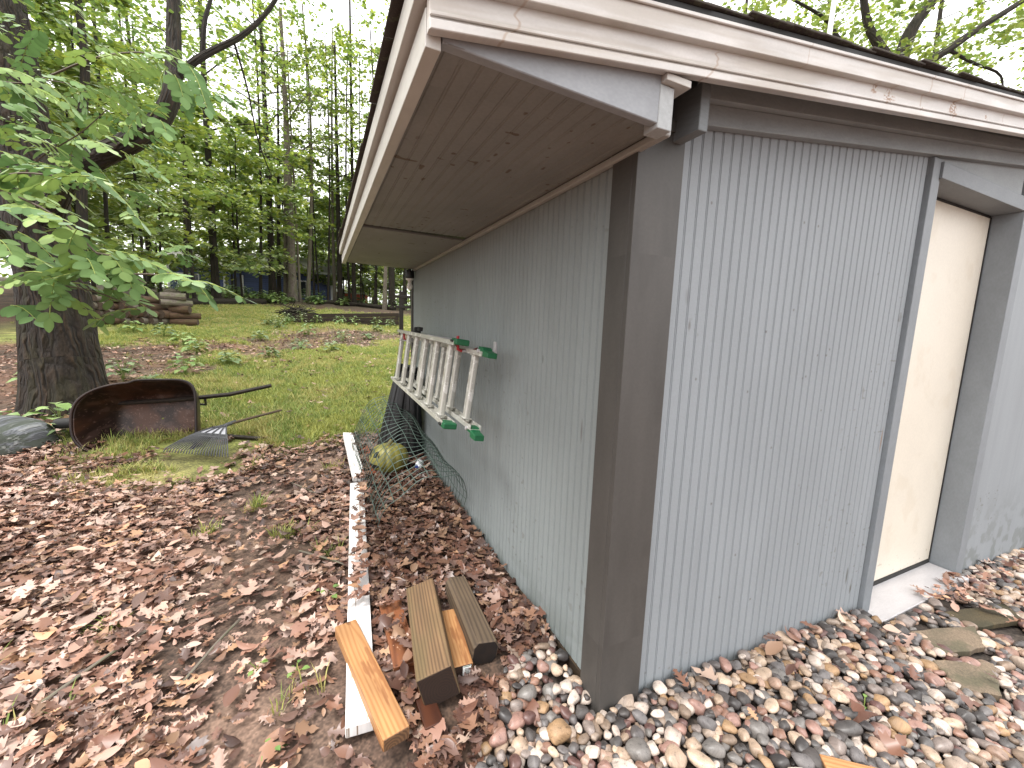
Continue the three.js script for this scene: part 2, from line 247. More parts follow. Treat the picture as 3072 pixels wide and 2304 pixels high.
// ---------- ground: one sheet to the horizon ----------
function gradedAxis(lo, hi, fineLo, fineHi, step) { const a = []; let v = fineLo, s = step; while (v > lo) { a.unshift(v); v -= s; s *= 1.12; } a.unshift(lo); for (v = fineLo + step, s = step; v < fineHi; v += step) a.push(v); while (v < hi) { a.push(v); v += s; s *= 1.12; } a.push(hi); return a; }
const ground = (() => {
  const X = gradedAxis(-220, 220, -4.2, 3.2, .065), Z = gradedAxis(-300, 120, -7, 1.3, .065), pos = [], col = [], uv = [], idx = [];
  const DIRT = [.125, .083, .064], SOIL = [.075, .05, .036], LIT = [.12, .064, .043], GR = [.17, .19, .05], GR2 = [.25, .235, .085], PEB = [.05, .04, .034], FOREST = [.09, .07, .045];
  for (const z of Z) for (const x of X) {
    pos.push(x, height(x, z), z); uv.push(x / 1.7, z / 1.7);
    const g = grassW(x, z), p = gravelW(x, z), n = fbm(x * 2.2, z * 2.2, 71, 4), pd = pathDist(x, z);
    let c = mixc(LIT, SOIL, ss(.4, .62, n)); c = mixc(c, DIRT, ss(.5, .1, pd + (n - .5) * .4)); c = mixc(c, SOIL, ss(-.62, -.5, x) * ss(.1, -.2, z) * .8);
    c = mixc(c, mixc(GR, GR2, ss(.45, .6, fbm(x * .8, z * .8, 75, 3))), g); c = mixc(c, PEB, p);
    if (z < -23) c = mixc(c, FOREST, ss(-23, -28, z));
    col.push(...c);
  }
  const w = X.length; for (let j = 0; j < Z.length - 1; j++) for (let i = 0; i < w - 1; i++) { const a = j * w + i; idx.push(a, a + w, a + 1, a + 1, a + w, a + w + 1); }
  const g = new THREE.BufferGeometry(); g.setAttribute('position', new THREE.Float32BufferAttribute(pos, 3)); g.setAttribute('color', new THREE.Float32BufferAttribute(col, 3)); g.setAttribute('uv', new THREE.Float32BufferAttribute(uv, 2)); g.setIndex(idx); g.computeVertexNormals();
  return structure(mesh('ground', g, std({ vertexColors: true, color: lin(2.1, 2.1, 2.1), map: T.ground, bumpMap: repd(T.groundB, 1, 1), bumpScale: .02, roughness: .9 })));
})();

// ---------- shed ----------
const shed = thing('shed', 'grey beadboard shed with white eaves, dark corner post and cream door', 'shed');
const RAKE = x => 1.828 + .146 * (x + .608);                        // underside of the rake fascia
const GTRIM = x => 1.911 + .138 * (x - .219);                       // underside of the lower gable trim
const ZB = -3.12, RIDGE = 2.95, XR = 5.9;
// one beadboard strip: profile across a, out = depth; built upright
function stripProfile(p, d = -.003) { return [[0, d], [.0014, d], [.0026, -.0006], [.0046, -.0006], [.0058, d], [.0074, d], [.0092, 0], [p - .0012, 0], [p, d]]; }
function strip(p, y0, ya, yb, map) { // map(a, out, y) -> [x,y,z]; top runs from ya to yb
  const pr = stripProfile(p), pos = [], uv = [], idx = [];
  pr.forEach(([a, o]) => { const t = a / p; for (const y of [y0, lerp(ya, yb, t)]) { const q = map(a, o, y); pos.push(...q.slice(0, 3)); uv.push(q[3], q[4]); } });
  for (let i = 0; i < pr.length - 1; i++) { const k = i * 2; idx.push(k, k + 2, k + 1, k + 1, k + 2, k + 3); }
  const g = new THREE.BufferGeometry(); g.setAttribute('position', new THREE.Float32BufferAttribute(pos, 3)); g.setAttribute('uv', new THREE.Float32BufferAttribute(uv, 2)); g.setIndex(idx); const f = g.toNonIndexed(); f.computeVertexNormals(); return f;
}
{ // side wall
  const wall = mesh('side_wall', boxAt(.012, .1, -.1, 1.84, ZB, -.01, .002), M.grayTrim, shed);
  const P = .0405, n = Math.floor((-.1 - ZB) / P);
  for (let i = 0; i < n; i++) { const z = -.1 - i * P; mesh('siding_strip', strip(P, .088, 1.84, 1.84, (a, o, y) => [.004 - o, y, z - a, (-z + a) / 3.3, (y + .2) / 2.6]), M.side, wall); }
  mesh('sill_strip', boxAt(-.002, .012, .045, .086, ZB, -.1, .002), std({ color: 0x8a7a5c, map: repd(T.grayWood, 1, 1), roughness: .8 }), wall);
}
{ // front wall left of the door
  const wall = mesh('front_wall', prism([[.012, -.2], [1.6, -.2], [1.6, GTRIM(1.6) + .1], [.012, GTRIM(.012) + .04]], -.1, -.012), M.grayTrim, shed);
  const P = .0435, n = Math.ceil((1.602 - .155) / P);
  for (let i = 0; i < n; i++) { const x = .155 + i * P, p = Math.min(P, 1.602 - x); if (p < .02) continue; mesh('siding_strip', strip(p, -.16, GTRIM(x) + .01, GTRIM(x + p) + .01, (a, o, y) => [x + a, y, -.004 + o, (x + a) / 4.4, (y + .2) / 2.6]), M.front, wall); }
  // wall above and right of the door
  mesh('front_wall', prism([[1.602, 2.03], [2.62, 2.03], [2.62, GTRIM(2.62) + .1], [1.602, GTRIM(1.602) + .1]], -.1, -.004), M.grayTrim, shed);
  const gr = prism([[2.7, -.4], [XR, -.4], [XR, 2], [RIDGE, GTRIM(RIDGE) + .1], [2.7, GTRIM(2.7) + .1]], -.1, .004); { const p = gr.attributes.position, uv = gr.attributes.uv; for (let i = 0; i < p.count; i++) uv.setXY(i, p.getX(i) / 4.4, (p.getY(i) + .2) / 2.6); }
  mesh('front_wall', gr, M.front, shed);
  mesh('back_wall', boxAt(.012, XR, -.2, 1.86, ZB, ZB + .09, .002), M.grayTrim, shed);
  mesh('end_wall', boxAt(XR - .09, XR, -.4, 1.86, ZB + .09, -.1, .002), M.grayTrim, shed);
}
// dark corner boards
mesh('corner_board', boxAt(-.012, .008, -.06, 1.858, -.098, -.008, .002, .8, .8), M.dark, shed);
mesh('corner_board', boxAt(-.012, .16, -.06, 1.868, -.008, .012, .002, .8, .8), M.dark, shed);
mesh('corner_board', boxAt(-.01, .01, .0, 1.8, ZB - .03, ZB + .03, .002, .8, .8), M.dark, shed);
{ // gable trim boards that follow the rake
  mesh('gable_trim', slopeBoard(.148, RIDGE, GTRIM, .058, -.003, .026), M.grayTrim, shed);
  mesh('gable_trim', slopeBoard(.148, RIDGE, x => GTRIM(x) + .0585, .046, -.003, .05), M.grayTrim, shed);
  mesh('gable_trim', slopeBoard(.155, RIDGE, x => GTRIM(x) + .105, .05, -.003, .035), M.grayTrim, shed);
}
{ // rake fascia on the gable
  const fm = (g) => { const p = g.attributes.position, uv = g.attributes.uv; for (let i = 0; i < p.count; i++) { const x = p.getX(i); uv.setXY(i, (x + .65) / 3.6, clamp((p.getY(i) - RAKE(x)) / .125)); } return g; };
  const lower = mesh('rake_fascia', fm(slopeBoard(-.632, RIDGE, RAKE, .068, .148, .168)), M.fascia, shed);
  mesh('lip', fm(slopeBoard(-.632, RIDGE, x => RAKE(x) - .004, .017, .1685, .176)), M.fascia, lower);
  mesh('bead', fm(slopeBoard(-.632, RIDGE, x => RAKE(x) + .02, .007, .1685, .1735)), M.fascia, lower);
  const upper = mesh('rake_moulding', fm(slopeBoard(-.645, RIDGE, x => RAKE(x) + .066, .05, .15, .187)), M.fascia, shed);
  mesh('cap', fm(slopeBoard(-.65, RIDGE, x => RAKE(x) + .108, .009, .1875, .193)), M.fascia, upper);
  mesh('gable_soffit', slopeBoard(.0, RIDGE, x => RAKE(x) + .104, .012, .0, .147), std({ color: 0x8c7e72, map: repd(T.paint, .5, .5), roughness: .7 }), shed);
  mesh('rake_fascia', prism([[RIDGE, RAKE(RIDGE)], [6.6, RAKE(RIDGE) - .5], [6.6, RAKE(RIDGE) - .38], [RIDGE, RAKE(RIDGE) + .118]], .15, .187), M.whiteClean, shed);
}
{ // eave return, its end block and the lookout
  mesh('eave_return', metreUV(prism([[-.602, 1.822], [-.045, 1.8], [-.045, RAKE(-.045) + .006], [-.602, RAKE(-.602) + .006]], .122, .147, .002)), std({ color: 0x9a9da3, map: repd(T.paint, 1.5, 2.5), roughness: .55, bumpMap: T.grayB, bumpScale: .001 }), shed);
  mesh('end_block', boxAt(-.075, -.03, 1.79, 1.888, .1, .1495, .003, 3, 3), std({ color: 0xb0b3b6, map: repd(T.paint, 6, 6), roughness: .7 }), shed);
  mesh('metal_flashing', boxAt(-.072, .006, 1.8895, 1.906, .105, .166, .002), M.whiteClean, shed);
  mesh('nailer', boxAt(-.018, .02, 1.82, 1.9, -.1, .098, .002), M.dark, shed);
  mesh('lookout', boxAt(.112, .146, 1.846, 1.966, -.1, .1, .003, 3, 3), std({ color: 0x7d8286, map: repd(T.paint, 3, 20), roughness: .7, bumpMap: T.grayWood, bumpScale: .004 }), shed);
  mesh('ledger', boxAt(.02, .112, 1.87, 1.9, -.1, .02, .002), M.dark, shed);
}
{ // deep level soffit over the side wall
  const near = new THREE.Group(); near.name = 'soffit_panel'; shed.add(near);
  const P = .0425; for (let i = 0; i < 14; i++) { const x = -.6 + i * P; const z1 = lerp(.148, .11, i / 13); const pr = stripProfile(Math.min(P, -.002 - x), -.002), pos = [], uv = [], idx = []; pr.forEach(([a, o]) => { for (const z of [z1, -1.44]) { pos.push(x + a, 1.822 - o, z); uv.push(x + a, z); } }); for (let k = 0; k < pr.length - 1; k++) idx.push(k * 2, k * 2 + 1, k * 2 + 2, k * 2 + 1, k * 2 + 3, k * 2 + 2); const g = new THREE.BufferGeometry(); g.setAttribute('position', new THREE.Float32BufferAttribute(pos, 3)); g.setAttribute('uv', new THREE.Float32BufferAttribute(uv, 2)); g.setIndex(idx); const f = g.toNonIndexed(); f.computeVertexNormals(); mesh('soffit_strip', f, M.soffit, near); }
  mesh('panel_back', boxAt(-.6, -.002, 1.829, 1.84, -1.44, .12, .001), M.blackMatt, near);
  const far = metreUV(prism([[-.6, 1.46], [-.002, 1.5], [-.002, 3.0], [-.6, 2.92]], -.012, 0, .0015), 1, 1); far.rotateX(-Math.PI / 2); far.translate(0, 1.825, 0);
  mesh('soffit_panel', far, M.soffit, shed);
  mesh('wall_moulding', boxAt(-.022, .002, 1.797, 1.819, -3.02, .118, .006), std({ color: 0xa6a4a2, map: repd(T.paint, 2, 2), roughness: .6 }), shed);
}
{ // eave fascia, gap board and shingles
  const ef = mesh('eave_fascia', boxAt(-.634, -.604, 1.806, 1.872, -2.98, .146, .002, .5, .5), M.whiteClean, shed);
  mesh('drip_board', boxAt(-.652, -.612, 1.885, 1.945, -3.0, .149, .002, .5, .5), M.whiteClean, shed);
  mesh('fascia_backing', boxAt(-.602, -.58, 1.845, 1.94, -2.98, .12, .002), M.blackMatt, shed);
  const RT = x => RAKE(x) + .12; const roof = mesh('roof_deck', slopeBoard(-.64, RIDGE, RT, .014, ZB - .1, .186), M.blackMatt, shed);
  const deck2 = mesh('roof_deck', prism([[RIDGE, RT(RIDGE)], [6.62, RT(RIDGE) - .5], [6.62, RT(RIDGE) - .486], [RIDGE, RT(RIDGE) + .014]], ZB - .1, .186), M.blackMatt, shed);
  const roofing = new THREE.Group(); roofing.name = 'shingles'; shed.add(roofing);
  const r = rng(17), N = 27; for (let i = 0; i < N; i++) { const x = -.668 + i * .135, w = .16; const segs = i < 1 ? 11 : 3; let z = .2; for (let k = 0; k < segs; k++) { const L = (.2 - (ZB - .12)) / segs * (k < segs - 1 ? ur(r, .95, 1.05) : 1), z0 = Math.max(ZB - .12, z - L); const jx = i < 1 ? ur(r, -.008, .008) : 0, ze = k ? z : z + ur(r, -.008, .006); const g = box(w, .006, ze - z0 - .004, .002, 3, 3); mesh('shingle', g, M.shingle, roofing, [x + w / 2 + jx, RT(x + w / 2) + .019 + ur(r, 0, .003), (ze + z0) / 2], [0, ur(r, -.004, .004), Math.atan(.146) - .03]); z = z0; } }
}
{ // recessed door, jambs, header and threshold
  const jm = std({ color: 0x83888e, map: repd(T.paint, 1, 2), roughness: .6 });
  mesh('door_jamb', boxAt(1.603, 1.665, -.12, GTRIM(1.6) - .002, -.1, .014, .003), jm, shed);
  mesh('door_stop', boxAt(1.6655, 1.69, -.1, 2.02, -.1, .008, .003), jm, shed);
  mesh('door_jamb', boxAt(2.615, 2.705, -.3, 2.02, -.14, .024, .003), jm, shed);
  mesh('door_header', boxAt(1.6655, 2.705, 2.02, 2.09, -.14, .024, .003), jm, shed);
  const dg = boxAt(1.69, 2.605, -.035, 2.008, -.14, -.1, .002); { const p = dg.attributes.position, uv = dg.attributes.uv; for (let i = 0; i < p.count; i++) uv.setXY(i, (p.getX(i) - 1.69) / .92, (p.getY(i) + .07) / 2.08); }
  const door = mesh('door', dg, M.door, shed);
  mesh('door_sweep', boxAt(1.69, 2.605, -.058, -.0355, -.14, -.094, .002), M.blackMatt, door);
  mesh('door_gasket', boxAt(2.6055, 2.6145, -.088, 2.012, -.14, -.096, .001), M.blackMatt, door);
  mesh('door_gasket', boxAt(1.69, 2.605, 2.0085, 2.0195, -.14, -.097, .001), M.blackMatt, door);
  const kn = new THREE.LatheGeometry([[0, .062], [.014, .06], [.024, .048], [.025, .04], [.018, .03], [.011, .024], [.011, .008], [.028, .005], [.03, 0]].map(p => new THREE.Vector2(...p)), 18); kn.rotateX(Math.PI / 2);
  mesh('door_knob', kn, M.brass, door, [1.8, .905, -.1]);
  mesh('threshold', boxAt(1.6, 2.61, -.09, -.058, -.1, .085, .006, 1, 1), M.steel, shed);
  mesh('threshold_board', boxAt(1.62, 2.6, -.2, -.0905, -.1, .075, .004), M.grayWood, shed);
}
{ // lamp with a bare bulb under the far end of the eave
  const l = thing('porch_lamp', 'black socket lamp with bare white bulb at far corner under the eave', 'lamp', [-.05, 1.822, -3.0]);
  const cyl = (pts) => new THREE.LatheGeometry(pts.map(p => new THREE.Vector2(...p)), 16);
  mesh('housing', cyl([[0, -.02], [.04, -.02], [.043, -.025], [.043, -.085], [.038, -.09], [0, -.09]]), M.black, l);
  mesh('stem', cyl([[0, 0], [.014, 0], [.014, -.021], [0, -.021]]), M.black, l);
  mesh('socket', cyl([[0, -.0905], [.04, -.0905], [.036, -.105], [.02, -.112], [.016, -.13], [0, -.13]]), std({ color: 0xd9d6d0, roughness: .5 }), l);
  mesh('bulb', cyl([[0, -.13], [.015, -.13], [.019, -.142], [.027, -.158], [.029, -.17], [.024, -.186], [.012, -.196], [0, -.198]]), std({ color: 0xe8e4dc, roughness: .25 }), l);
}

// ---------- ladder on its hooks ----------
{
  const L = thing('extension_ladder', 'aluminium extension ladder with green feet hung sideways on the grey wall', 'ladder', [-.145, 1.025, -1.8]);
  L.rotation.set(.018, 0, -.13);
  const chan = (len, w, t) => { const s = prism([[-w / 2, 0], [w / 2, 0], [w / 2, .022], [w / 2 - t, .022], [w / 2 - t, t], [-w / 2 + t, t], [-w / 2 + t, .022], [-w / 2, .022]], 0, len); return metreUV(s, 1, 1, 2); };
  const section = (x, z0, z1, h, w, rung0, rungW) => {
    const top = chan(z1 - z0, w, .004); mesh('rail', top, M.alum, L, [x, h / 2, z0], [0, 0, Math.PI]);
    mesh('rail', chan(z1 - z0, w, .004), M.alum, L, [x, -h / 2, z0]);
    for (let z = rung0; z < z1 - .05; z += .275) { const g = box(.03, h - .012, rungW, .009, 2, 2); mesh('rung', g, M.alum, L, [x, 0, z]); for (const s of [-1, 1]) mesh('rung_collar', box(.042, .006, rungW + .012, .002), M.alum, L, [x, s * (h / 2 - .026), z]); }
  };
  section(-.085, -.76, .84, .42, .066, -.68, .05); section(-.01, -.66, 1.02, .365, .055, -.5, .046);
  const boot = (pts) => prism(pts, -.024, .024, .003);
  for (const s of [1, -1]) { // wrapped end caps of the outer section
    mesh('end_cap', box(.07, .03, .085, .006), M.green, L, [-.083, s * .207, .83]); mesh('end_slot', box(.016, .012, .03, .003), M.blackMatt, L, [-.118, s * .208, .815]);
    // hinged feet of the inner section: stepped boots
    const g = boot([[0, -.012], [.06, -.012], [.06, -.03], [.125, -.03], [.125, -.006], [.07, .0], [.045, .014], [0, .014]]); g.rotateY(-Math.PI / 2); mesh('foot', g, M.green, L, [-.01, s * .182 + (s > 0 ? .008 : -.004), .96]);
    mesh('foot_bolt', new THREE.CylinderGeometry(.009, .009, .07, 10).rotateZ(Math.PI / 2), M.steel, L, [-.01, s * .182, .98]);
  }
  mesh('guide_bracket', box(.15, .03, .05, .004), M.steel, L, [-.03, .2, .28]); mesh('guide_bracket', box(.15, .012, .04, .004), M.alum, L, [-.04, .13, -.62]); mesh('guide_bracket', box(.16, .012, .04, .004), M.alum, L, [-.05, -.19, -.7]);
  mesh('rung_lock', box(.05, .045, .04, .008), M.blackMatt, L, [-.05, .228, -.32]); mesh('rung_lock', box(.03, .03, .09, .006), M.blackMatt, L, [-.045, .24, -.27]);
  mesh('rung_lock', box(.04, .05, .035, .008), M.blackMatt, L, [-.02, -.13, -.5]); mesh('rung_lock', box(.04, .07, .035, .008), M.blackMatt, L, [-.05, -.1, -.7]);
  mesh('strap', tube([[-.08, .2, .72], [-.06, .17, .76], [-.02, .17, .82], [-.01, .19, .88]], .005, 6), std({ color: 0x5a2420, roughness: .8 }), L);
  for (const z of [-1.0, -2.45]) { const h = thing('ladder_hook', z > -2 ? 'red dipped steel hook holding the near end of the ladder' : 'red dipped steel hook holding the far end of the ladder', 'hook', [.0, 1.2, z]); mesh('shank', tube([[.01, -.02, 0], [-.12, -.02, 0], [-.18, -.02, 0]], .006, 7), M.steel, h); mesh('tip', tube([[-.18, -.02, 0], [-.2, -.012, 0], [-.202, .055, 0]], .0075, 7), M.red, h); mesh('plate', boxAt(-.006, .004, -.06, .03, -.015, .015, .002), M.steel, h); }
}

// ---------- wheelbarrow tipped on its side ----------
{
  const W = thing('wheelbarrow', 'rusty steel wheelbarrow tipped on its side beside the big tree trunk', 'wheelbarrow', [-2.24, .13, -3.37], -.1);
  const out = []; // opening outline, x right, y up
  const N = 64; for (let i = 0; i < N; i++) { const a = i / N * Math.PI * 2, c = Math.cos(a), s = Math.sin(a); const pw = c > 0 ? .32 : .95; const x = Math.sign(c) * Math.pow(Math.abs(c), pw) * .41, y = Math.sign(s) * Math.pow(Math.abs(s), c > 0 ? .34 : .7) * (.3 + .02 * (x > 0 ? 1 : .2)); out.push([x, y + .305 - (x < 0 ? .0 : 0)]); }
  const rings = [[1.035, 0, .012], [1.03, 0, -.006], [1.0, 0, 0], [.99, 0, -.01], [.95, .01, -.1], [.88, .025, -.2], [.78, .04, -.29], [.66, .05, -.335], [.3, .05, -.345], [.02, .05, -.347]];
  const pos = [], uv = [], idx = []; rings.forEach(([k, dx, z], j) => { for (let i = 0; i <= N; i++) { const [x, y] = out[i % N]; pos.push(x * k + dx, (y - .305) * k + .305, z); uv.push((x * k + dx) * 1.1 + .5, ((y - .305) * k + .305) * 1.1 + z * .4 + .2); } });
  for (let j = 0; j < rings.length - 1; j++) for (let i = 0; i < N; i++) { const a = j * (N + 1) + i; idx.push(a, a + 1, a + N + 1, a + 1, a + N + 2, a + N + 1); }
  const g = new THREE.BufferGeometry(); g.setAttribute('position', new THREE.Float32BufferAttribute(pos, 3)); g.setAttribute('uv', new THREE.Float32BufferAttribute(uv, 2)); g.setIndex(idx); g.computeVertexNormals();
  W.rotation.set(-.2, -.1, .03, 'YXZ'); const body = W;
  const tray = mesh('tray', g, M.rust, body);
  const rim = new THREE.TubeGeometry(new THREE.CatmullRomCurve3(out.map(p => new THREE.Vector3(p[0] * 1.03, (p[1] - .305) * 1.03 + .305, .004)), true), 96, .011, 7, true); mesh('rim', rim, std({ map: T.rust, color: 0x9c9498, roughness: .4, metalness: .3 }), tray);
  const hm = std({ map: T.grayWood, color: 0x6a6058, roughness: .7 });
  mesh('handle', tube([[-.35, .46, -.29], [.2, .47, -.3], [.6, .5, -.3], [.95, .57, -.3]], [.02, .02, .02, .018], 9, { vscale: 2 }), hm, body);
  mesh('handle', tube([[-.35, .15, -.29], [.2, .13, -.3], [.62, .1, -.22], [.98, .05, -.1]], [.02, .02, .02, .018], 9, { vscale: 2 }), hm, body);
  mesh('leg', tube([[.1, .46, -.3], [.16, .44, -.5], [.34, .42, -.5], [.4, .46, -.29]], .011, 7), M.blackMatt, body); mesh('leg', tube([[.1, .15, -.3], [.16, .16, -.5], [.34, .16, -.5], [.4, .14, -.29]], .011, 7), M.blackMatt, body);
  const wh = mesh('tyre', new THREE.TorusGeometry(.15, .045, 10, 24), M.blackMatt, body, [-.52, .31, -.36], [Math.PI / 2, 0, 0]); mesh('rim', new THREE.CylinderGeometry(.1, .1, .05, 16), M.rust, wh, [0, 0, 0], [Math.PI / 2, 0, 0]);
}

// ---------- leaf rake lying on the grass ----------
{
  const o = [-1.6, .255, -3.36], K = thing('leaf_rake', 'grey plastic leaf rake with wooden handle lying on the grass', 'rake', o);
  const Nn = [0, .1, 0], Lp = [-.37, -.01, .26], Rp = [.08, -.04, .46];
  const P = (s, t, lift = 0) => { const e = [lerp(Lp[0], Rp[0], s), lerp(Lp[1], Rp[1], s), lerp(Lp[2], Rp[2], s)]; const b = Math.sin(t * Math.PI) * .03; return [lerp(Nn[0], e[0], t), lerp(Nn[1], e[1], t) + b + lift, lerp(Nn[2], e[2], t)]; };
  const rm = std({ color: 0xa2a2a8, roughness: .5, side: THREE.DoubleSide }), dm = std({ color: 0x38383b, roughness: .5 });
  mesh('web', gridSurf(12, 5, (u, v) => P(u, .1 + v * .5)), rm, K);
  for (let i = 0; i < 24; i++) { const s = i / 23, pts = []; for (let k = 0; k <= 6; k++) pts.push(P(s, .5 + k / 6 * .5, .004)); const e = pts[6]; pts.push([e[0] + (e[0] - pts[5][0]) * .4, e[1] - .028, e[2] + (e[2] - pts[5][2]) * .4]); mesh('tine', tube(pts, [.0055, .0055, .0055, .0055, .005, .005, .005, .004], 5), dm, K); }
  for (const s of [.02, .25, .5, .75, .98]) mesh('rib', tube([0, .2, .4, .6].map(t => P(s, .04 + t, .006)), .006, 5), dm, K);
  mesh('cross_bar', tube([0, .25, .5, .75, 1].map(s => P(s, .6, .005)), .006, 5), dm, K);
  mesh('ferrule', tube([P(.5, .12), Nn, [.05, .105, -.1]], [.016, .018, .016], 9), dm, K);
  mesh('handle', tube([[.03, .103, -.05], [.2, .09, -.38], [.37, .07, -.74]], .0125, 9, { vscale: 2 }), std({ map: T.timber, color: 0xe8dcc8, roughness: .7 }), K);
}

// ---------- black bin upside down, pumpkin, litter by the far corner ----------
{
  const B = thing('trash_bin', 'black ribbed plastic bin upside down behind the pumpkin', 'bin', [-.25, .14, -2.72]); B.rotation.set(.04, 0, -.16);
  const prof = [[.158, 0], [.166, .006], [.166, .03], [.152, .036], [.1, .8], [.092, .815], [0, .82]], seg = 72, pos = [], idx = [];
  prof.forEach(([r, y]) => { for (let i = 0; i <= seg; i++) { const a = i / seg * Math.PI * 2, rr = r - (y > .034 && y < .81 && r > .05 ? .008 * ss(.2, .6, Math.sin(a * 9)) : 0); pos.push(Math.cos(a) * rr, y, Math.sin(a) * rr); } });
  for (let j = 0; j < prof.length - 1; j++) for (let i = 0; i < seg; i++) { const a = j * (seg + 1) + i; idx.push(a, a + seg + 1, a + 1, a + 1, a + seg + 1, a + seg + 2); }
  const g = new THREE.BufferGeometry(); g.setAttribute('position', new THREE.Float32BufferAttribute(pos, 3)); g.setIndex(idx); const f = g.toNonIndexed(); f.computeVertexNormals(); mesh('body', f, std({ color: 0x101012, roughness: .32, side: THREE.DoubleSide }), B);
  mesh('rim', new THREE.TorusGeometry(.163, .009, 8, 40), M.black, B, [0, .012, 0], [Math.PI / 2, 0, 0]);
  const B2 = thing('trash_bin', 'second black ribbed bin standing against the wall behind the first', 'bin', [-.115, .14, -2.6]); B2.rotation.set(0, .3, -.03);
  mesh('body', f.clone().scale(.66, .9, .66), std({ color: 0x0e0e10, roughness: .35, side: THREE.DoubleSide }), B2);
}
{
  const p = thing('pumpkin', 'greenish yellow carved pumpkin lantern among the leaves by the wall', 'pumpkin', [-.345, .13, -2.3], .5);
  const seg = 80, row = 26, sh = (u, v) => { const a = u * Math.PI * 2, t = v * Math.PI, rib = Math.pow(Math.abs(Math.cos(a * 6)), .35), r = .152 * (.9 + .1 * rib) * Math.pow(Math.sin(t), .8); return [Math.cos(a) * r, .118 - Math.cos(t) * .118 - .02 * Math.exp(-Math.pow((t - Math.PI) / .35, 2)), Math.sin(a) * r]; };
  const col = gridSurf(seg, row, (u, v) => sh(u, v)); mesh('shell', col, std({ map: tex(256, 128, (u, v) => { const rib = Math.pow(Math.abs(Math.cos(u * Math.PI * 12)), 6); let c = mixc([142, 134, 62], [96, 96, 44], fbm(u * 14, v * 8, 301, 4)); c = mixc(c, [168, 158, 96], (1 - Math.pow(Math.abs(Math.cos(u * Math.PI * 12)), .4)) * .6); return mixc(c, [60, 56, 34], ss(.62, .75, fbm(u * 20, v * 10, 303, 3)) * .6); }), roughness: .45 }), p);
  const patch = (name, a0, a1, t0, t1, fn) => mesh(name, gridSurf(10, 6, (i, j) => { const [aa, tt] = fn(i, j), q = sh((lerp(a0, a1, aa)), lerp(t0, t1, tt)); const c = [0, .118, 0]; return q.map((e, k) => c[k] + (e - c[k]) * 1.012); }), std({ color: 0x0c0a06, roughness: .9, side: THREE.DoubleSide }), p);
  patch('eye', .44, .5, .60, .74, (i, j) => [i, j * (.4 + .6 * Math.sin(i * Math.PI)) ]); patch('eye', .56, .62, .60, .74, (i, j) => [i, j * (.4 + .6 * Math.sin(i * Math.PI))]); patch('mouth', .43, .6, .34, .46, (i, j) => [i, .5 + (j - .5) * Math.sin(i * Math.PI) - .3 * Math.cos((i - .5) * 3) + .3]);
  mesh('stem', tube([[0, .2, 0], [.005, .235, 0], [.02, .26, .01]], [.022, .015, .017], 8), std({ color: 0x6b6238, roughness: .8 }), p);
  const c = thing('crushed_can', 'crushed white and blue drink can in the leaves by the wall', 'can', [-.12, .155, -2.25], 1.2);
  mesh('can_body', tube([[-.05, .028, 0], [-.03, .03, .004], [0, .026, -.003], [.03, .03, .003], [.052, .028, 0]], [.024, .03, .024, .031, .026], 14, { disp: (u, l) => .12 * Math.sin(u * 19 + l * 90), us: 1, vscale: 9 }), std({ roughness: .3, metalness: .3, map: tex(64, 64, (u, v) => u > .35 && u < .6 ? [70, 90, 160] : [225, 225, 230]) }), c);
}

// ---------- coil of garden wire leaning on the wall ----------
{
  const F = thing('wire_fencing', 'curled green welded wire fencing arched between white boards and wall', 'wire fence', [-.3, .15, -2.1]);
  const sec = [[-.3, -.03], [-.27, .09], [-.2, .2], [-.1, .28], [.02, .31], [.14, .29], [.22, .22], [.27, .12], [.285, .0]].map(p => new THREE.Vector3(p[0], p[1], 0)), cv = new THREE.CatmullRomCurve3(sec);
  const P = (s, t) => { const q = cv.getPoint(s), k = 1.6 - .5 * t + .06 * Math.sin(s * 5 + t * 3); const zz = -.78 + 1.65 * t - .22 * Math.pow(Math.abs(s - .42) * 2, 2) * t + .12 * s * t; const xx = lerp(q.x, q.x * .92 + .02, t); return [Math.min(xx, .29), q.y * k + .012 * Math.sin(s * 23 + t * 17), zz]; };
  for (let i = 0; i <= 13; i++) { const pts = []; for (let k = 0; k <= 26; k++) pts.push(P(i / 13, k / 26)); mesh('long_wire', tube(pts, .0027, 4, { cap: false }), M.wire, F); }
  for (let i = 0; i <= 24; i++) { const pts = []; for (let k = 0; k <= 26; k++) pts.push(P(k / 26, i / 24)); mesh('cross_wire', tube(pts, .0024, 4, { cap: false }), M.wire, F); }
}

// ---------- boards and timbers ----------
function board(name, label, cat, a, b, w, t, mat, roll = 0, endMat, group, uvk = 1) {
  const L = Math.hypot(b[0] - a[0], b[1] - a[1], b[2] - a[2]); const o = thing(name, label, cat, [0, 0, 0], 0, group);
  mesh('plank', box(L, t, w, .0035, uvk * .7, uvk * 5), mat, o); align(o, a, b, roll);
  if (endMat) for (const s of [-1, 1]) mesh('cut_end', box(.003, t - .006, w - .006, .001, 8, 8), endMat, o, [s * (L / 2 + .0008), 0, 0]);
  return o;
}
board('white_board', 'long white painted board edging the leaf bed beside the shed', 'board', [-.736, .07, -.208], [-.605, .145, -2.06], .09, .04, M.white, 0);
board('white_board', 'short white painted board lying beyond the long one near the pumpkin', 'board', [-.585, .165, -2.12], [-.6, .225, -3.22], .085, .04, M.white, .1);
board('brown_board', 'short reddish board beside the far white board', 'board', [-.46, .155, -2.2], [-.49, .19, -2.85], .07, .04, std({ map: repd(T.brown, 1, 1), color: 0xf0c8b0, roughness: .7 }));
board('split_log', 'pale split log under the wire fencing', 'log', [-.53, .12, -1.52], [-.5, .14, -1.92], .085, .05, M.timber, .4);
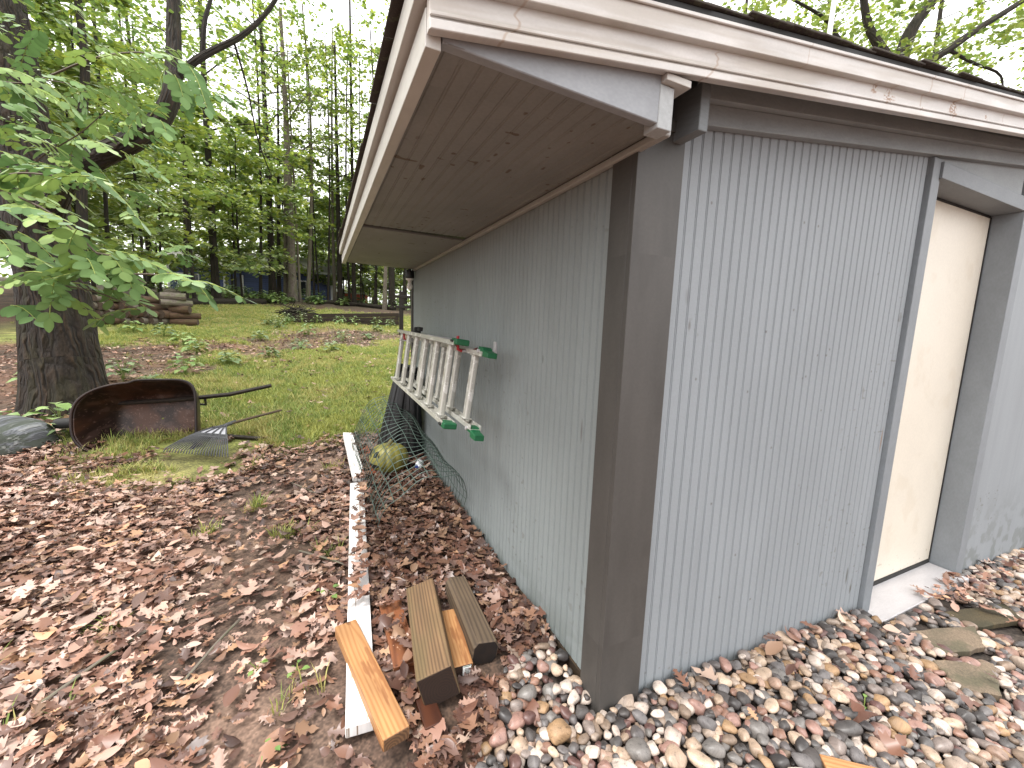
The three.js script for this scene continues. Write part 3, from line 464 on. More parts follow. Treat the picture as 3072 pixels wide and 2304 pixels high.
board('lumber_offcut', 'bright orange lumber offcut resting across the white board', 'lumber', [-.648, .109, -.1], [-.757, .111, -.628], .08, .042, M.orange, 0, M.endgrain);
board('treated_post_offcut', 'thick green tinted post offcut with a knot near its sawn end', 'lumber', [-.5, .14, -.19], [-.442, .143, -.67], .118, .118, M.treated, -.28, std({ map: T.endgrain, color: 0x6a5a4a, roughness: .9 }), null, .8);
{
  const o = thing('landscape_timber', 'rounded weathered landscape timber offcut nearest the shed wall', 'lumber'); const a = [-.3, .12, -.288], b = [-.284, .123, -.708], L = .42;
  const g = prism([[-.05, -.025], [-.035, -.045], [.035, -.045], [.05, -.025], [.05, .025], [.035, .045], [-.035, .045], [-.05, .025]], -L / 2, L / 2, .004); g.rotateY(Math.PI / 2); mesh('timber', metreUV(g, .7, 3), M.timber, o); mesh('cut_end', bake(prism([[-.045, -.022], [-.032, -.04], [.032, -.04], [.045, -.022], [.045, .022], [.032, .04], [-.032, .04], [-.045, .022]], -.001, .001), [0, Math.PI / 2, 0]), std({ map: T.endgrain, color: 0x4c4238, roughness: .9 }), o, [-L / 2 - .0008, 0, 0]); align(o, a, b, .15);
}
{
  const o = board('tagged_offcut', 'small wood offcut with a white barcode tag between the two posts', 'lumber', [-.392, .1, -.262], [-.365, .1, -.56], .07, .05, M.orange, 0, std({ map: T.endgrain, color: 0x7a6650, roughness: .9 }));
  const cv = document.createElement('canvas'); cv.width = 64; cv.height = 96; const x = cv.getContext('2d'); x.fillStyle = '#e8e8e4'; x.fillRect(0, 0, 64, 96); x.fillStyle = '#222'; const r = rng(3); for (let y = 22; y < 70; y += 3) x.fillRect(14, y, 36, r() < .5 ? 1 : 2); x.fillStyle = '#3b6a4a'; x.fillRect(4, 4, 56, 6);
  const t = new THREE.CanvasTexture(cv); t.colorSpace = THREE.SRGBColorSpace; mesh('price_tag', new THREE.PlaneGeometry(.03, .046), std({ map: t, roughness: .5 }), o, [-.154, 0, .012], [0, -Math.PI / 2, 0]);
}
board('flat_board', 'thin dark brown board lying flat under wet leaves', 'board', [-.57, .1, -.36], [-.575, .108, -.72], .09, .018, M.brown);
board('flat_board', 'thin brown board half buried below the thick post offcut', 'board', [-.53, .078, -.12], [-.55, .088, -.4], .06, .016, std({ map: T.brown, color: 0x9a8a80, roughness: .45 }));
board('lumber_offcut', 'sawn orange board end poking in at the bottom among the pebbles', 'lumber', [.5, .03, .43], [.8, .02, .66], .1, .038, M.orange, 0, M.endgrain);
// stepping stones by the door
function flagstone(label, pts, y, mat, tilt) { const s = thing('flagstone', label, 'flagstone', [pts[0][0], y, pts[0][1]]); const r = rng(Math.round(pts[0][0] * 1000)); const out = []; const n = pts.length; for (let i = 0; i < n; i++) { const a = pts[i], b = pts[(i + 1) % n]; for (let k = 0; k < 5; k++) { const t = k / 5; out.push([lerp(a[0], b[0], t) - pts[0][0] + (k ? ur(r, -.008, .008) : 0), -(lerp(a[1], b[1], t) - pts[0][1]) + (k ? ur(r, -.008, .008) : 0)]); } } const g = prism(out, -.02, .012, .005); g.rotateX(-Math.PI / 2); metreUV(g, 2.2, 2.2, 1); { const p = g.attributes.position, uv = g.attributes.uv; for (let i = 0; i < p.count; i++) uv.setXY(i, p.getX(i) * 2.2, p.getZ(i) * 2.2); } mesh('slab', g, mat, s); s.rotation.set(...tilt); return s; }
flagstone('tan diamond shaped flagstone nearest the camera on the pebbles', [[1.47, .32], [1.71, .43], [1.5, .51], [1.37, .44]], -.02, M.flag, [.03, 0, -.03]);
flagstone('tan flagstone with a chipped corner in the middle of the three', [[1.62, .19], [2.0, .29], [1.84, .37], [1.58, .32]], -.03, M.flag, [.02, 0, -.03]);
flagstone('mossy olive flagstone closest to the door', [[1.99, .17], [2.46, .26], [2.36, .36], [2.0, .28]], -.055, M.flagMoss, [.02, 0, -.03]);

// ---------- pebbles round the corner and along the front ----------
const CAMP = camera.position.clone();
{
  const r = rng(501), variants = [];
  for (let k = 0; k < 9; k++) { // water-worn stones: squashed, slightly faceted
    const g0 = new THREE.IcosahedronGeometry(1, 2); g0.deleteAttribute('uv'); g0.deleteAttribute('normal'); const g = mergeVertices(g0), p = g.attributes.position, fl = []; for (let i = 0; i < 4 + k % 3; i++) { const v = new THREE.Vector3(gauss(r), gauss(r), gauss(r)).normalize(); fl.push([v, ur(r, .62, .86)]); }
    const sx = ur(r, .8, 1.15), sy = ur(r, .45, .72), sz = ur(r, .62, 1), ph = ur(r, 0, 6);
    for (let i = 0; i < p.count; i++) { const v = new THREE.Vector3(p.getX(i), p.getY(i), p.getZ(i)); for (const [n, d] of fl) { const e = v.dot(n) - d; if (e > 0) v.addScaledVector(n, -e * .85); } const q = 1 + .05 * Math.sin(v.x * 4 + ph) + .04 * Math.sin(v.z * 5 + ph * 2); p.setXYZ(i, v.x * sx * q, v.y * sy * q, v.z * sz * q); }
    const uv = new Float32Array(p.count * 2); for (let i = 0; i < p.count; i++) { uv[i * 2] = p.getX(i) * .5 + p.getY(i) * .3; uv[i * 2 + 1] = p.getZ(i) * .5 + p.getY(i) * .3; } g.setAttribute('uv', new THREE.BufferAttribute(uv, 2)); g.computeVertexNormals(); variants.push(g);
  }
  const palette = [[.4, .34, .29], [.46, .37, .29], [.1, .1, .103], [.17, .17, .18], [.055, .053, .055], [.36, .23, .2], [.24, .19, .15], [.28, .17, .13], [.55, .5, .46], [.38, .26, .15], [.2, .2, .2], [.14, .08, .075], [.66, .61, .57], [.27, .24, .23], [.42, .31, .25], [.075, .07, .07], [.6, .5, .4], [.12, .115, .12]];
  const mats = palette.map((c, i) => std({ color: lin(c[0] * 1.08, c[1], c[2] * .94), map: T.stone, roughness: i % 3 ? .42 : .6 }));
  const spots = []; const cell = .03, grid = new Map(), key = (x, z) => Math.floor(x / cell) + ',' + Math.floor(z / cell);
  const top = (x, z, s) => { let m = 0; const R = Math.ceil((s + .05) / cell); const cx = Math.floor(x / cell), cz = Math.floor(z / cell); for (let i = -R; i <= R; i++) for (let j = -R; j <= R; j++) { const l = grid.get((cx + i) + ',' + (cz + j)); if (l) for (const q of l) { const d = Math.hypot(q.x - x, q.z - z), rr = (q.s + s) * .78; if (d < rr) m = Math.max(m, q.h + .55 * q.s * Math.sqrt(1 - d / rr)); } } return m; };
  let tries = 0;
  while (spots.length < 7000 && tries++ < 120000) {
    const x = r() < .75 ? ur(r, -.55, 2.2) : ur(r, 2.2, 4.2), z = ur(r, -.3, x < 1.2 ? .85 : 1.1); if (gravelW(x, z) < .35 + r() * .3) continue;
    if (z < .015 && x > -.02 && !(x > 1.6 && x < 2.6 && z > .11)) continue; if (x > 1.58 && x < 2.63 && z < .12) continue; if (x < 0 && z < .02 && x > -.02) continue;
    if (Math.hypot(x - 1.52, z - .42) < .11 || Math.hypot(x - 1.77, z - .29) < .13 || Math.hypot(x - 2.18, z - .27) < .16) continue;
    const u = r(), s = u < .3 ? ur(r, .013, .02) : u < .85 ? ur(r, .02, .031) : ur(r, .03, .042); const hh = top(x, z, s); if (hh > .03) continue;
    const q = { x, z, s, h: hh }; spots.push(q); const kk = key(x, z); if (!grid.has(kk)) grid.set(kk, []); grid.get(kk).push(q);
  }
  for (const q of spots) { q.k = Math.floor(r() * variants.length); q.m = Math.floor(r() * palette.length); q.ry = r() * 6.283; q.rx = gauss(r) * .3; q.rz = gauss(r) * .3; q.y = height(q.x, q.z) + q.h + q.s * .35; q.app = q.s / CAMP.distanceTo(new THREE.Vector3(q.x, q.y, q.z)) * (q.h > .012 ? 1.6 : 1) * (q.x > -.5 && q.z < .42 + q.x * .25 ? 1 : .2); }
  spots.sort((a, b) => b.app - a.app);
  const bed = new THREE.Group(); bed.name = 'pebble_bed'; structure(bed); scene.add(bed);
  spots.slice(0, 300).forEach(q => { const m = mesh('pebble', variants[q.k], mats[q.m], bed, [q.x, q.y, q.z], [q.rx, q.ry, q.rz]); m.scale.setScalar(q.s); });
  const rest = spots.slice(300), o3 = new THREE.Object3D(); const restG = new THREE.Group(); restG.name = 'pebbles'; restG.userData.kind = 'stuff'; bed.add(restG);
  const white = std({ color: 0xffffff, map: T.stone, roughness: .48 });
  variants.forEach((g, k) => { const L = rest.filter(q => q.k === k), im = new THREE.InstancedMesh(g, white, L.length); im.name = 'pebbles'; im.userData.kind = 'stuff'; L.forEach((q, i) => { o3.position.set(q.x, q.y, q.z); o3.rotation.set(q.rx, q.ry, q.rz); o3.scale.setScalar(q.s); o3.updateMatrix(); im.setMatrixAt(i, o3.matrix); const v = .8 + .4 * h2(i, k, 5); im.setColorAt(i, lin(palette[q.m][0] * v * 1.08, palette[q.m][1] * v, palette[q.m][2] * v * .94)); }); im.castShadow = im.receiveShadow = true; restG.add(im); });
}

// ---------- fallen leaves ----------
function leafGeo(outline, curl, bend, seed) { // outline half-plane points mirrored; lies in xz, tip to +x, unit length
  const r = rng(seed), s = new THREE.Shape(outline.map(p => new THREE.Vector2(...p))); let g = new THREE.ShapeGeometry(s, 1); g.deleteAttribute('normal'); g.deleteAttribute('uv'); g = g.toNonIndexed();
  // one midpoint subdivision so the blade can curl
  const p = g.attributes.position, out = []; for (let i = 0; i < p.count; i += 3) { const v = [0, 1, 2].map(k => [p.getX(i + k), p.getY(i + k)]), c = [(v[0][0] + v[1][0] + v[2][0]) / 3, (v[0][1] + v[1][1] + v[2][1]) / 3]; out.push(v[0], v[1], v[2]); }
  const pos = [], f1 = ur(r, 3, 6), f2 = ur(r, 0, 6); for (const [x, y] of out) pos.push(x - .5, curl * (y * y * 3) + bend * Math.pow((x - .5) * 2, 2) + .05 * Math.sin(x * f1 * 2 + f2) * Math.abs(y) * 3 + .03 * Math.sin(y * 17 + x * 9), -y);
  const q = new THREE.BufferGeometry(); q.setAttribute('position', new THREE.Float32BufferAttribute(pos, 3)); const m = mergeVertices(q); m.computeVertexNormals(); return m;
}
const mirror = h => [...h, ...h.slice(1, -1).reverse().map(([x, y]) => [x, -y])];
const OAK = mirror([[0, 0], [.06, .02], [.14, .1], [.2, .17], [.25, .08], [.34, .12], [.42, .27], [.48, .13], [.55, .15], [.64, .27], [.69, .14], [.76, .12], [.86, .17], [.9, .07], [1, 0]]);
const REDOAK = mirror([[0, 0], [.08, .02], [.12, .13], [.22, .2], [.24, .06], [.36, .1], [.4, .26], [.47, .35], [.48, .2], [.52, .08], [.6, .12], [.7, .26], [.72, .1], [.82, .09], [.9, .13], [.92, .04], [1, 0]]);
const MAPLE = mirror([[0, 0], [.03, .02], [.02, .2], [.1, .26], [.14, .17], [.3, .42], [.38, .5], [.42, .36], [.58, .42], [.52, .2], [.6, .1], [.7, .2], [.82, .16], [.86, .08], [1, 0]]);
const BEECH = mirror([[0, 0], [.1, .1], [.25, .2], [.45, .25], [.65, .22], [.82, .13], [.93, .05], [1, 0]]);
const LV = [leafGeo(OAK, .55, .12, 1), leafGeo(OAK, -.4, -.16, 2), leafGeo(REDOAK, .35, .2, 3), leafGeo(REDOAK, .8, -.05, 4), leafGeo(MAPLE, .35, .1, 5), leafGeo(MAPLE, -.3, .22, 6), leafGeo(BEECH, 1.3, .12, 7), leafGeo(BEECH, -.7, .25, 8)];
{
  const r = rng(601), L = [], dry = [[.52, .33, .26], [.45, .275, .21], [.56, .39, .32], [.37, .2, .14], [.46, .31, .25], [.29, .15, .105], [.5, .36, .28], [.19, .1, .072], [.48, .27, .155]], wet = [[.17, .08, .054], [.22, .108, .07], [.11, .055, .04], [.26, .14, .09], [.075, .04, .032], [.3, .18, .115], [.17, .1, .08]];
  const BOARDS = [[-.736, -.208, -.605, -2.06, .05], [-.585, -2.12, -.6, -3.22, .05], [-.648, -.1, -.757, -.628, .06], [-.5, -.19, -.442, -.67, .08], [-.3, -.288, -.284, -.708, .065], [-.57, -.36, -.575, -.72, .035], [-.392, -.262, -.365, -.56, .03], [.47, .395, .78, .62, .08], [-1.7, -3.2, -1.75, -3.0, .22]];
  const onBoard = (x, z) => BOARDS.some(([ax, az, bx, bz, w]) => { const dx = bx - ax, dz = bz - az, t = clamp(((x - ax) * dx + (z - az) * dz) / (dx * dx + dz * dz)); return Math.hypot(x - ax - dx * t, z - az - dz * t) < w; });
  const put = (x, z, s, lift, tilt, over) => (over || !onBoard(x, z)) && L.push({ x, z, s, lift, tilt, k: Math.floor(r() * LV.length) });
  const zone = (n, x0, x1, z0, z1, pw, fn) => { for (let i = 0; i < n; i++) { const x = ur(r, x0, x1), z = ur(r, z0, z1); if (r() < Math.pow(litterW(x, z), pw) * (fn ? fn(x, z) : 1)) put(x, z, r() < .45 ? ur(r, .015, .04) : ur(r, .04, .088), Math.pow(r(), 1.6) * .04, .34); } };
  zone(38000, -3.6, -.5, -3.6, .75, 1.4); zone(7500, -.66, -.015, -3.2, -.05, .6, (x, z) => z > -.35 && x > -.3 ? .25 : 1); zone(2200, -.75, .0, -.6, .6, 1.2, (x, z) => gravelW(x, z) > .4 ? .05 : 1);
  zone(8000, -7.5, -2.4, -10, -3.6, 1.2); zone(12000, -3.5, 3, -15.5, -8.5, 1.3); zone(1500, -9, 5, -24, -15, 1); zone(5500, -6.5, -3.6, -3.6, 1.6, 1.2); zone(2500, -3.6, -.9, .75, 2.2, 1.2);
  for (let i = 0; i < 520; i++) { const x = ur(r, -3.2, 1.2), z = ur(r, -9, -2.7); if (x > -.05 && z > -3.2) continue; put(x, z, ur(r, .06, .12), .012 + r() * .02, .35); } // stray leaves on the lawn
  for (let i = 0; i < 60; i++) { const a = r(), x = a < .5 ? ur(r, .2, 1.6) : ur(r, 2.2, 4.2), z = a < .5 ? Math.pow(r(), 2.5) * .5 + .02 : Math.pow(r(), 1.4) * .4 + .03; if (x > 1.6 && x < 2.62 && z < .12) continue; put(x, z, ur(r, .05, .095), .045 + r() * .02, .5); } // caught in the pebbles
  for (let i = 0; i < 60; i++) put(ur(r, 2.05, 2.62), ur(r, .02, .2), ur(r, .03, .07), .05, .5);
  for (let i = 0; i < 95; i++) { const t = Math.pow(r(), 1.3); put(lerp(-.695, -.57, t) + gauss(r) * .035, lerp(-.75, -2.05, t), ur(r, .04, .08), .1 + r() * .01, .25, true); } // over the white board
  for (let i = 0; i < 22; i++) put(ur(r, -.62, -.5), ur(r, -.72, -.3), ur(r, .05, .09), .055 + r() * .02, .2, true);
  const o3 = new THREE.Object3D(); for (const q of L) {
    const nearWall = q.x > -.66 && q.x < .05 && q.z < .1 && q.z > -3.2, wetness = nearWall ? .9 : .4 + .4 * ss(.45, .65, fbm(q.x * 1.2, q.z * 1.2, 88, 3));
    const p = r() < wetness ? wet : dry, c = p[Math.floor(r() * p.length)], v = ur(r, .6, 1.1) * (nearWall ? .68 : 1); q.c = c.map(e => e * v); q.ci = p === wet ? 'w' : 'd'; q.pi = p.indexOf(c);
    o3.position.set(q.x, height(q.x, q.z) + .006 + q.lift + q.s * .06, q.z); o3.rotation.set(gauss(r) * q.tilt, r() * 6.283, gauss(r) * q.tilt, 'YXZ'); o3.scale.set(q.s * ur(r, .85, 1.2), q.s * ur(r, .3, .95), q.s * ur(r, .8, 1.15)); o3.updateMatrix(); q.mat = o3.matrix.clone();
    const d = CAMP.distanceTo(o3.position); q.app = q.s / d * (.6 + q.lift * 12) * (q.z < -.2 - (q.x + .8) * .0 || q.x > -.6 ? 1 : .1) * (q.z > .3 && q.x < 0 ? 0 : 1) * (q.x < -.9 && q.z > -.45 ? .1 : 1);
  }
  L.sort((a, b) => b.app - a.app);
  const lmat = {}; for (const [n, p] of [['d', dry], ['w', wet]]) p.forEach((c, i) => { lmat[n + i] = std({ color: lin(...c.map(e => e * .84)), roughness: n === 'w' ? .38 : .6, side: THREE.DoubleSide }); });
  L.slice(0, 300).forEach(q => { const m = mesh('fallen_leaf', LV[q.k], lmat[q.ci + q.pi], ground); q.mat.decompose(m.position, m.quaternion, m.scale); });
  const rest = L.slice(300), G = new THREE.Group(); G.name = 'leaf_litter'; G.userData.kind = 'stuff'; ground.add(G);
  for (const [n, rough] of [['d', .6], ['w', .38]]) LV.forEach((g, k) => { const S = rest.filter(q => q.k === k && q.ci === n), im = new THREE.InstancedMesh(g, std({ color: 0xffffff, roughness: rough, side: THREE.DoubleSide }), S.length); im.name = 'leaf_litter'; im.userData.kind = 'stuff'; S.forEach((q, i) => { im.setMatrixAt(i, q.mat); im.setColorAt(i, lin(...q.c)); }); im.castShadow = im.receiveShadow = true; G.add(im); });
}

// ---------- grass ----------
{
  const r = rng(701); const tuft = (n, h, w, seed) => { const q = rng(seed), pos = [], idx = []; for (let i = 0; i < n; i++) { const a = q() * 6.283, d = q() * .035, lean = ur(q, .2, .9), hh = h * ur(q, .5, 1.1), bx = Math.cos(a) * d, bz = Math.sin(a) * d, lx = Math.cos(a) * lean * hh, lz = Math.sin(a) * lean * hh, nx = -Math.sin(a) * w, nz = Math.cos(a) * w, k = pos.length / 3; pos.push(bx - nx, 0, bz - nz, bx + nx, 0, bz + nz, bx + lx * .4 - nx * .8, hh * .6, bz + lz * .4 - nz * .8, bx + lx * .4 + nx * .8, hh * .6, bz + lz * .4 + nz * .8, bx + lx, hh * .95, bz + lz); idx.push(k, k + 1, k + 2, k + 1, k + 3, k + 2, k + 2, k + 3, k + 4); } const g = new THREE.BufferGeometry(); g.setAttribute('position', new THREE.Float32BufferAttribute(pos, 3)); g.setIndex(idx); g.computeVertexNormals(); return g; };
  const V = [tuft(9, .055, .0022, 1), tuft(11, .045, .0025, 2), tuft(8, .085, .003, 3), tuft(12, .05, .004, 4)], P = [[], [], [], []];
  const cols = [[.31, .34, .075], [.38, .39, .09], [.22, .29, .06], [.44, .4, .13], [.32, .38, .09]];
  const zone = (n, x0, x1, z0, z1, ks) => { for (let i = 0; i < n; i++) { const x = ur(r, x0, x1), z = ur(r, z0, z1); if (x > -.02 && z > -3.2) continue; if (r() > Math.pow(grassW(x, z), 1.5)) continue; if (x > -2.12 && x < -1.35 && z > -3.55 && z < -2.64) continue; if (x < -1.5 && z > -3.5 && r() < .7) continue; P[ks[Math.floor(r() * ks.length)]].push([x, z, ur(r, .7, 1.3)]); } };
  zone(26000, -2.9, .8, -6.5, -2.5, [0, 1, 1, 2]); zone(30000, -5, 2.2, -12, -6.5, [1, 1, 3, 2]); zone(22000, -7, 4, -26, -12, [3, 3, 2]);
  for (let i = 0; i < 90; i++) { const x = -2.1 + gauss(r) * .2, z = -2.9 + gauss(r) * .1; P[2].push([x, z, ur(r, .6, 1.0)]); }
  for (const [cx, cz, n] of [[-1.95, -.95, 16], [-1.62, -1.05, 14], [-1.02, -1.6, 16], [-.9, -.45, 5], [-1.45, -1.75, 10], [-1.2, -2.05, 14], [-.75, -2.6, 10], [-1.7, -.62, 14], [-.8, -1.3, 8]]) for (let i = 0; i < n; i++) P[2].push([cx + gauss(r) * .07, cz + gauss(r) * .05, ur(r, .5, 1.1)]);
  const G = new THREE.Group(); G.name = 'grass'; G.userData = { kind: 'stuff', label: 'short yellow green lawn grass rising behind the shed', category: 'grass' }; scene.add(G); const o3 = new THREE.Object3D(), gm = leafMat(0xffffff, .3, { vertexColors: false });
  V.forEach((g, k) => { const im = new THREE.InstancedMesh(g, gm, P[k].length); im.name = 'grass'; im.userData.kind = 'stuff'; P[k].forEach(([x, z, s], i) => { o3.position.set(x, height(x, z) - .003, z); o3.rotation.y = r() * 6.283; o3.scale.set(s, s * (.7 + .6 * vn(x * 2, z * 2, 77)), s); o3.updateMatrix(); im.setMatrixAt(i, o3.matrix); const c = cols[Math.floor(clamp(fbm(x * 1.2, z * 1.2, 79, 2) * 5 + gauss(r) * .9, 0, 4.99))]; im.setColorAt(i, lin(c[0], c[1], c[2])); }); im.castShadow = im.receiveShadow = true; G.add(im); });
}

// ---------- trees ----------
// a crown of many small folded leaves held in flat sprays along limbs
const GREENS = [[.23, .32, .055], [.28, .38, .065], [.18, .28, .055], [.34, .42, .07], [.4, .46, .075], [.16, .25, .065]];
function leafCloud(list, L0, seed, greens = GREENS, flat = .5) { // list: [x,y,z,scale]
  const r = rng(seed), n = list.length, pos = new Float32Array(n * 12), nor = new Float32Array(n * 12), col = new Float32Array(n * 12), idx = new Uint32Array(n * 6);
  const N = new THREE.Vector3(), A = new THREE.Vector3(), B = new THREE.Vector3(), t = new THREE.Vector3();
  for (let i = 0; i < n; i++) {
    const [x, y, z, s] = list[i], L = L0 * s * ur(r, .7, 1.25), w = L * ur(r, .32, .44);
    N.set(gauss(r) * flat, 1, gauss(r) * flat).normalize(); A.set(gauss(r), gauss(r) * .3 - .25, gauss(r)); A.addScaledVector(N, -A.dot(N)).normalize(); B.crossVectors(N, A);
    const f = ur(r, .05, .25) * w, v = [[-.5 * L, 0, 0], [-.05 * L, w, f], [.5 * L, 0, -.1 * L], [-.05 * L, -w, f]];
    const c = greens[Math.floor(r() * greens.length)], k = ur(r, .8, 1.2);
    for (let j = 0; j < 4; j++) { const o = (i * 4 + j) * 3; t.set(x, y, z).addScaledVector(A, v[j][0]).addScaledVector(B, v[j][1]).addScaledVector(N, v[j][2]); pos[o] = t.x; pos[o + 1] = t.y; pos[o + 2] = t.z; const e = j === 1 ? -.25 : j === 3 ? .25 : 0; nor[o] = N.x + B.x * e; nor[o + 1] = N.y + B.y * e; nor[o + 2] = N.z + B.z * e; col[o] = c[0] * k; col[o + 1] = c[1] * k; col[o + 2] = c[2] * k; }
    const b = i * 4, q = i * 6; idx[q] = b; idx[q + 1] = b + 2; idx[q + 2] = b + 1; idx[q + 3] = b; idx[q + 4] = b + 3; idx[q + 5] = b + 2;
  }
  const g = new THREE.BufferGeometry(); g.setAttribute('position', new THREE.BufferAttribute(pos, 3)); g.setAttribute('normal', new THREE.BufferAttribute(nor, 3)); g.setAttribute('color', new THREE.BufferAttribute(col, 3)); g.setIndex(new THREE.BufferAttribute(idx, 1)); return g;
}
// generic woodland tree, unit trunk radius handled by scale: returns {wood, crown}
function treeGeo(seed, { H, r0, base, spread, leaves, leafL, limbs, droop = .1 }) {
  const r = rng(seed), woods = [], list = []; const bend = [gauss(r) * .35, gauss(r) * .35], path = [], rad = []; const n = 12;
  const at = t => new THREE.Vector3(bend[0] * Math.sin(t * 2.6) * (H / 14) + gauss(() => h2(seed, Math.floor(t * 6), 3)) * 0, t * H, bend[1] * Math.sin(t * 2.1 + 1) * (H / 14) - bend[1] * Math.sin(1) * (H / 14));
  for (let i = 0; i <= n; i++) { const t = i / n; path.push(at(t)); rad.push(r0 * (1 - .66 * t) * (i === 0 ? 1.35 : 1)); }
  path[0].y = -.4; woods.push(tube(path, rad, 9, { vscale: .5, us: 2 }));
  const per = Math.ceil(leaves / limbs);
  for (let k = 0; k < limbs; k++) {
    const t = lerp(base, .97, Math.pow((k + .5) / limbs, .85)), o = at(t), az = k * 2.4 + gauss(r) * .5, prof = Math.sin(clamp((t - base) / (1 - base) * .78 + .2) * Math.PI), len = spread * (.35 + .75 * prof) * ur(r, .7, 1.15), el = ur(r, .15, .6);
    const mid = new THREE.Vector3(o.x + Math.cos(az) * len * .55, o.y + len * .55 * el, o.z + Math.sin(az) * len * .55), end = new THREE.Vector3(o.x + Math.cos(az) * len, o.y + len * (el * .8 - droop), o.z + Math.sin(az) * len), rr = Math.max(.012, r0 * (1 - .82 * t) * .42);
    const lp = smooth([o.toArray(), mid.toArray(), end.toArray()], 5); woods.push(tube(lp, lp.map((_, i) => rr * (1 - i / 6)), 5, { vscale: .5, us: 1 }));
    const sprays = 7; for (let s = 0; s < sprays; s++) {
      const u = .25 + .75 * (s + r()) / sprays, c = lp[Math.min(5, Math.floor(u * 5))].clone().lerp(lp[Math.min(5, Math.floor(u * 5) + 1)], (u * 5) % 1), sa = az + (s % 2 ? 1 : -1) * ur(r, .4, 1.3), sl = len * .38 * ur(r, .5, 1.2) * (1.1 - u * .5);
      const e = c.clone().add(new THREE.Vector3(Math.cos(sa) * sl, gauss(r) * .12 * sl, Math.sin(sa) * sl)); woods.push(tube([c, e], [rr * .3 + .004, .003], 3, { cap: false }));
      for (let q = 0; q < per / sprays; q++) { const w = Math.pow(r(), .7); const px = lerp(c.x, e.x, w), py = lerp(c.y, e.y, w), pz = lerp(c.z, e.z, w), sp = sl * .22 + .08; list.push([px + gauss(r) * sp, py + gauss(r) * sp * .75 - .04, pz + gauss(r) * sp, 1]); }
    }
  }
  return { wood: mergeGeometries(woods), crown: leafCloud(list, leafL, seed + 5, GREENS, .85) };
}
const TALL = [1, 2, 3, 4].map(k => treeGeo(800 + k, { H: 19, r0: .2, base: .36, spread: 4, leaves: 1050, leafL: .26, limbs: 20 }));
const AIRY = [1, 2, 3].map(k => treeGeo(860 + k, { H: 19, r0: .2, base: .42, spread: 3.4, leaves: 520, leafL: .25, limbs: 14 }));
const WISP = [1, 2, 3].map(k => treeGeo(870 + k, { H: 16, r0: .1, base: .4, spread: 2.3, leaves: 380, leafL: .22, limbs: 12 }));
const THIN = [1, 2, 3].map(k => treeGeo(820 + k, { H: 16, r0: .1, base: .42, spread: 2.5, leaves: 720, leafL: .22, limbs: 16 }));
const SAP = [1, 2, 3, 4].map(k => treeGeo(840 + k, { H: 8, r0: .05, base: .12, spread: 2.8, leaves: 2000, leafL: .26, limbs: 20, droop: .2 }));
function plantTree(kind, g, x, z, sc, rad, turn, label, mat, group) {
  const o = thing(kind, label, 'tree', [x, height(x, z) - .05, z], turn, group); const w = mesh('trunk', g.wood, mat, o); const c = mesh('crown', g.crown, M.leaf, o); w.scale.set(sc * rad, sc, sc * rad); c.scale.setScalar(sc); return o;
}
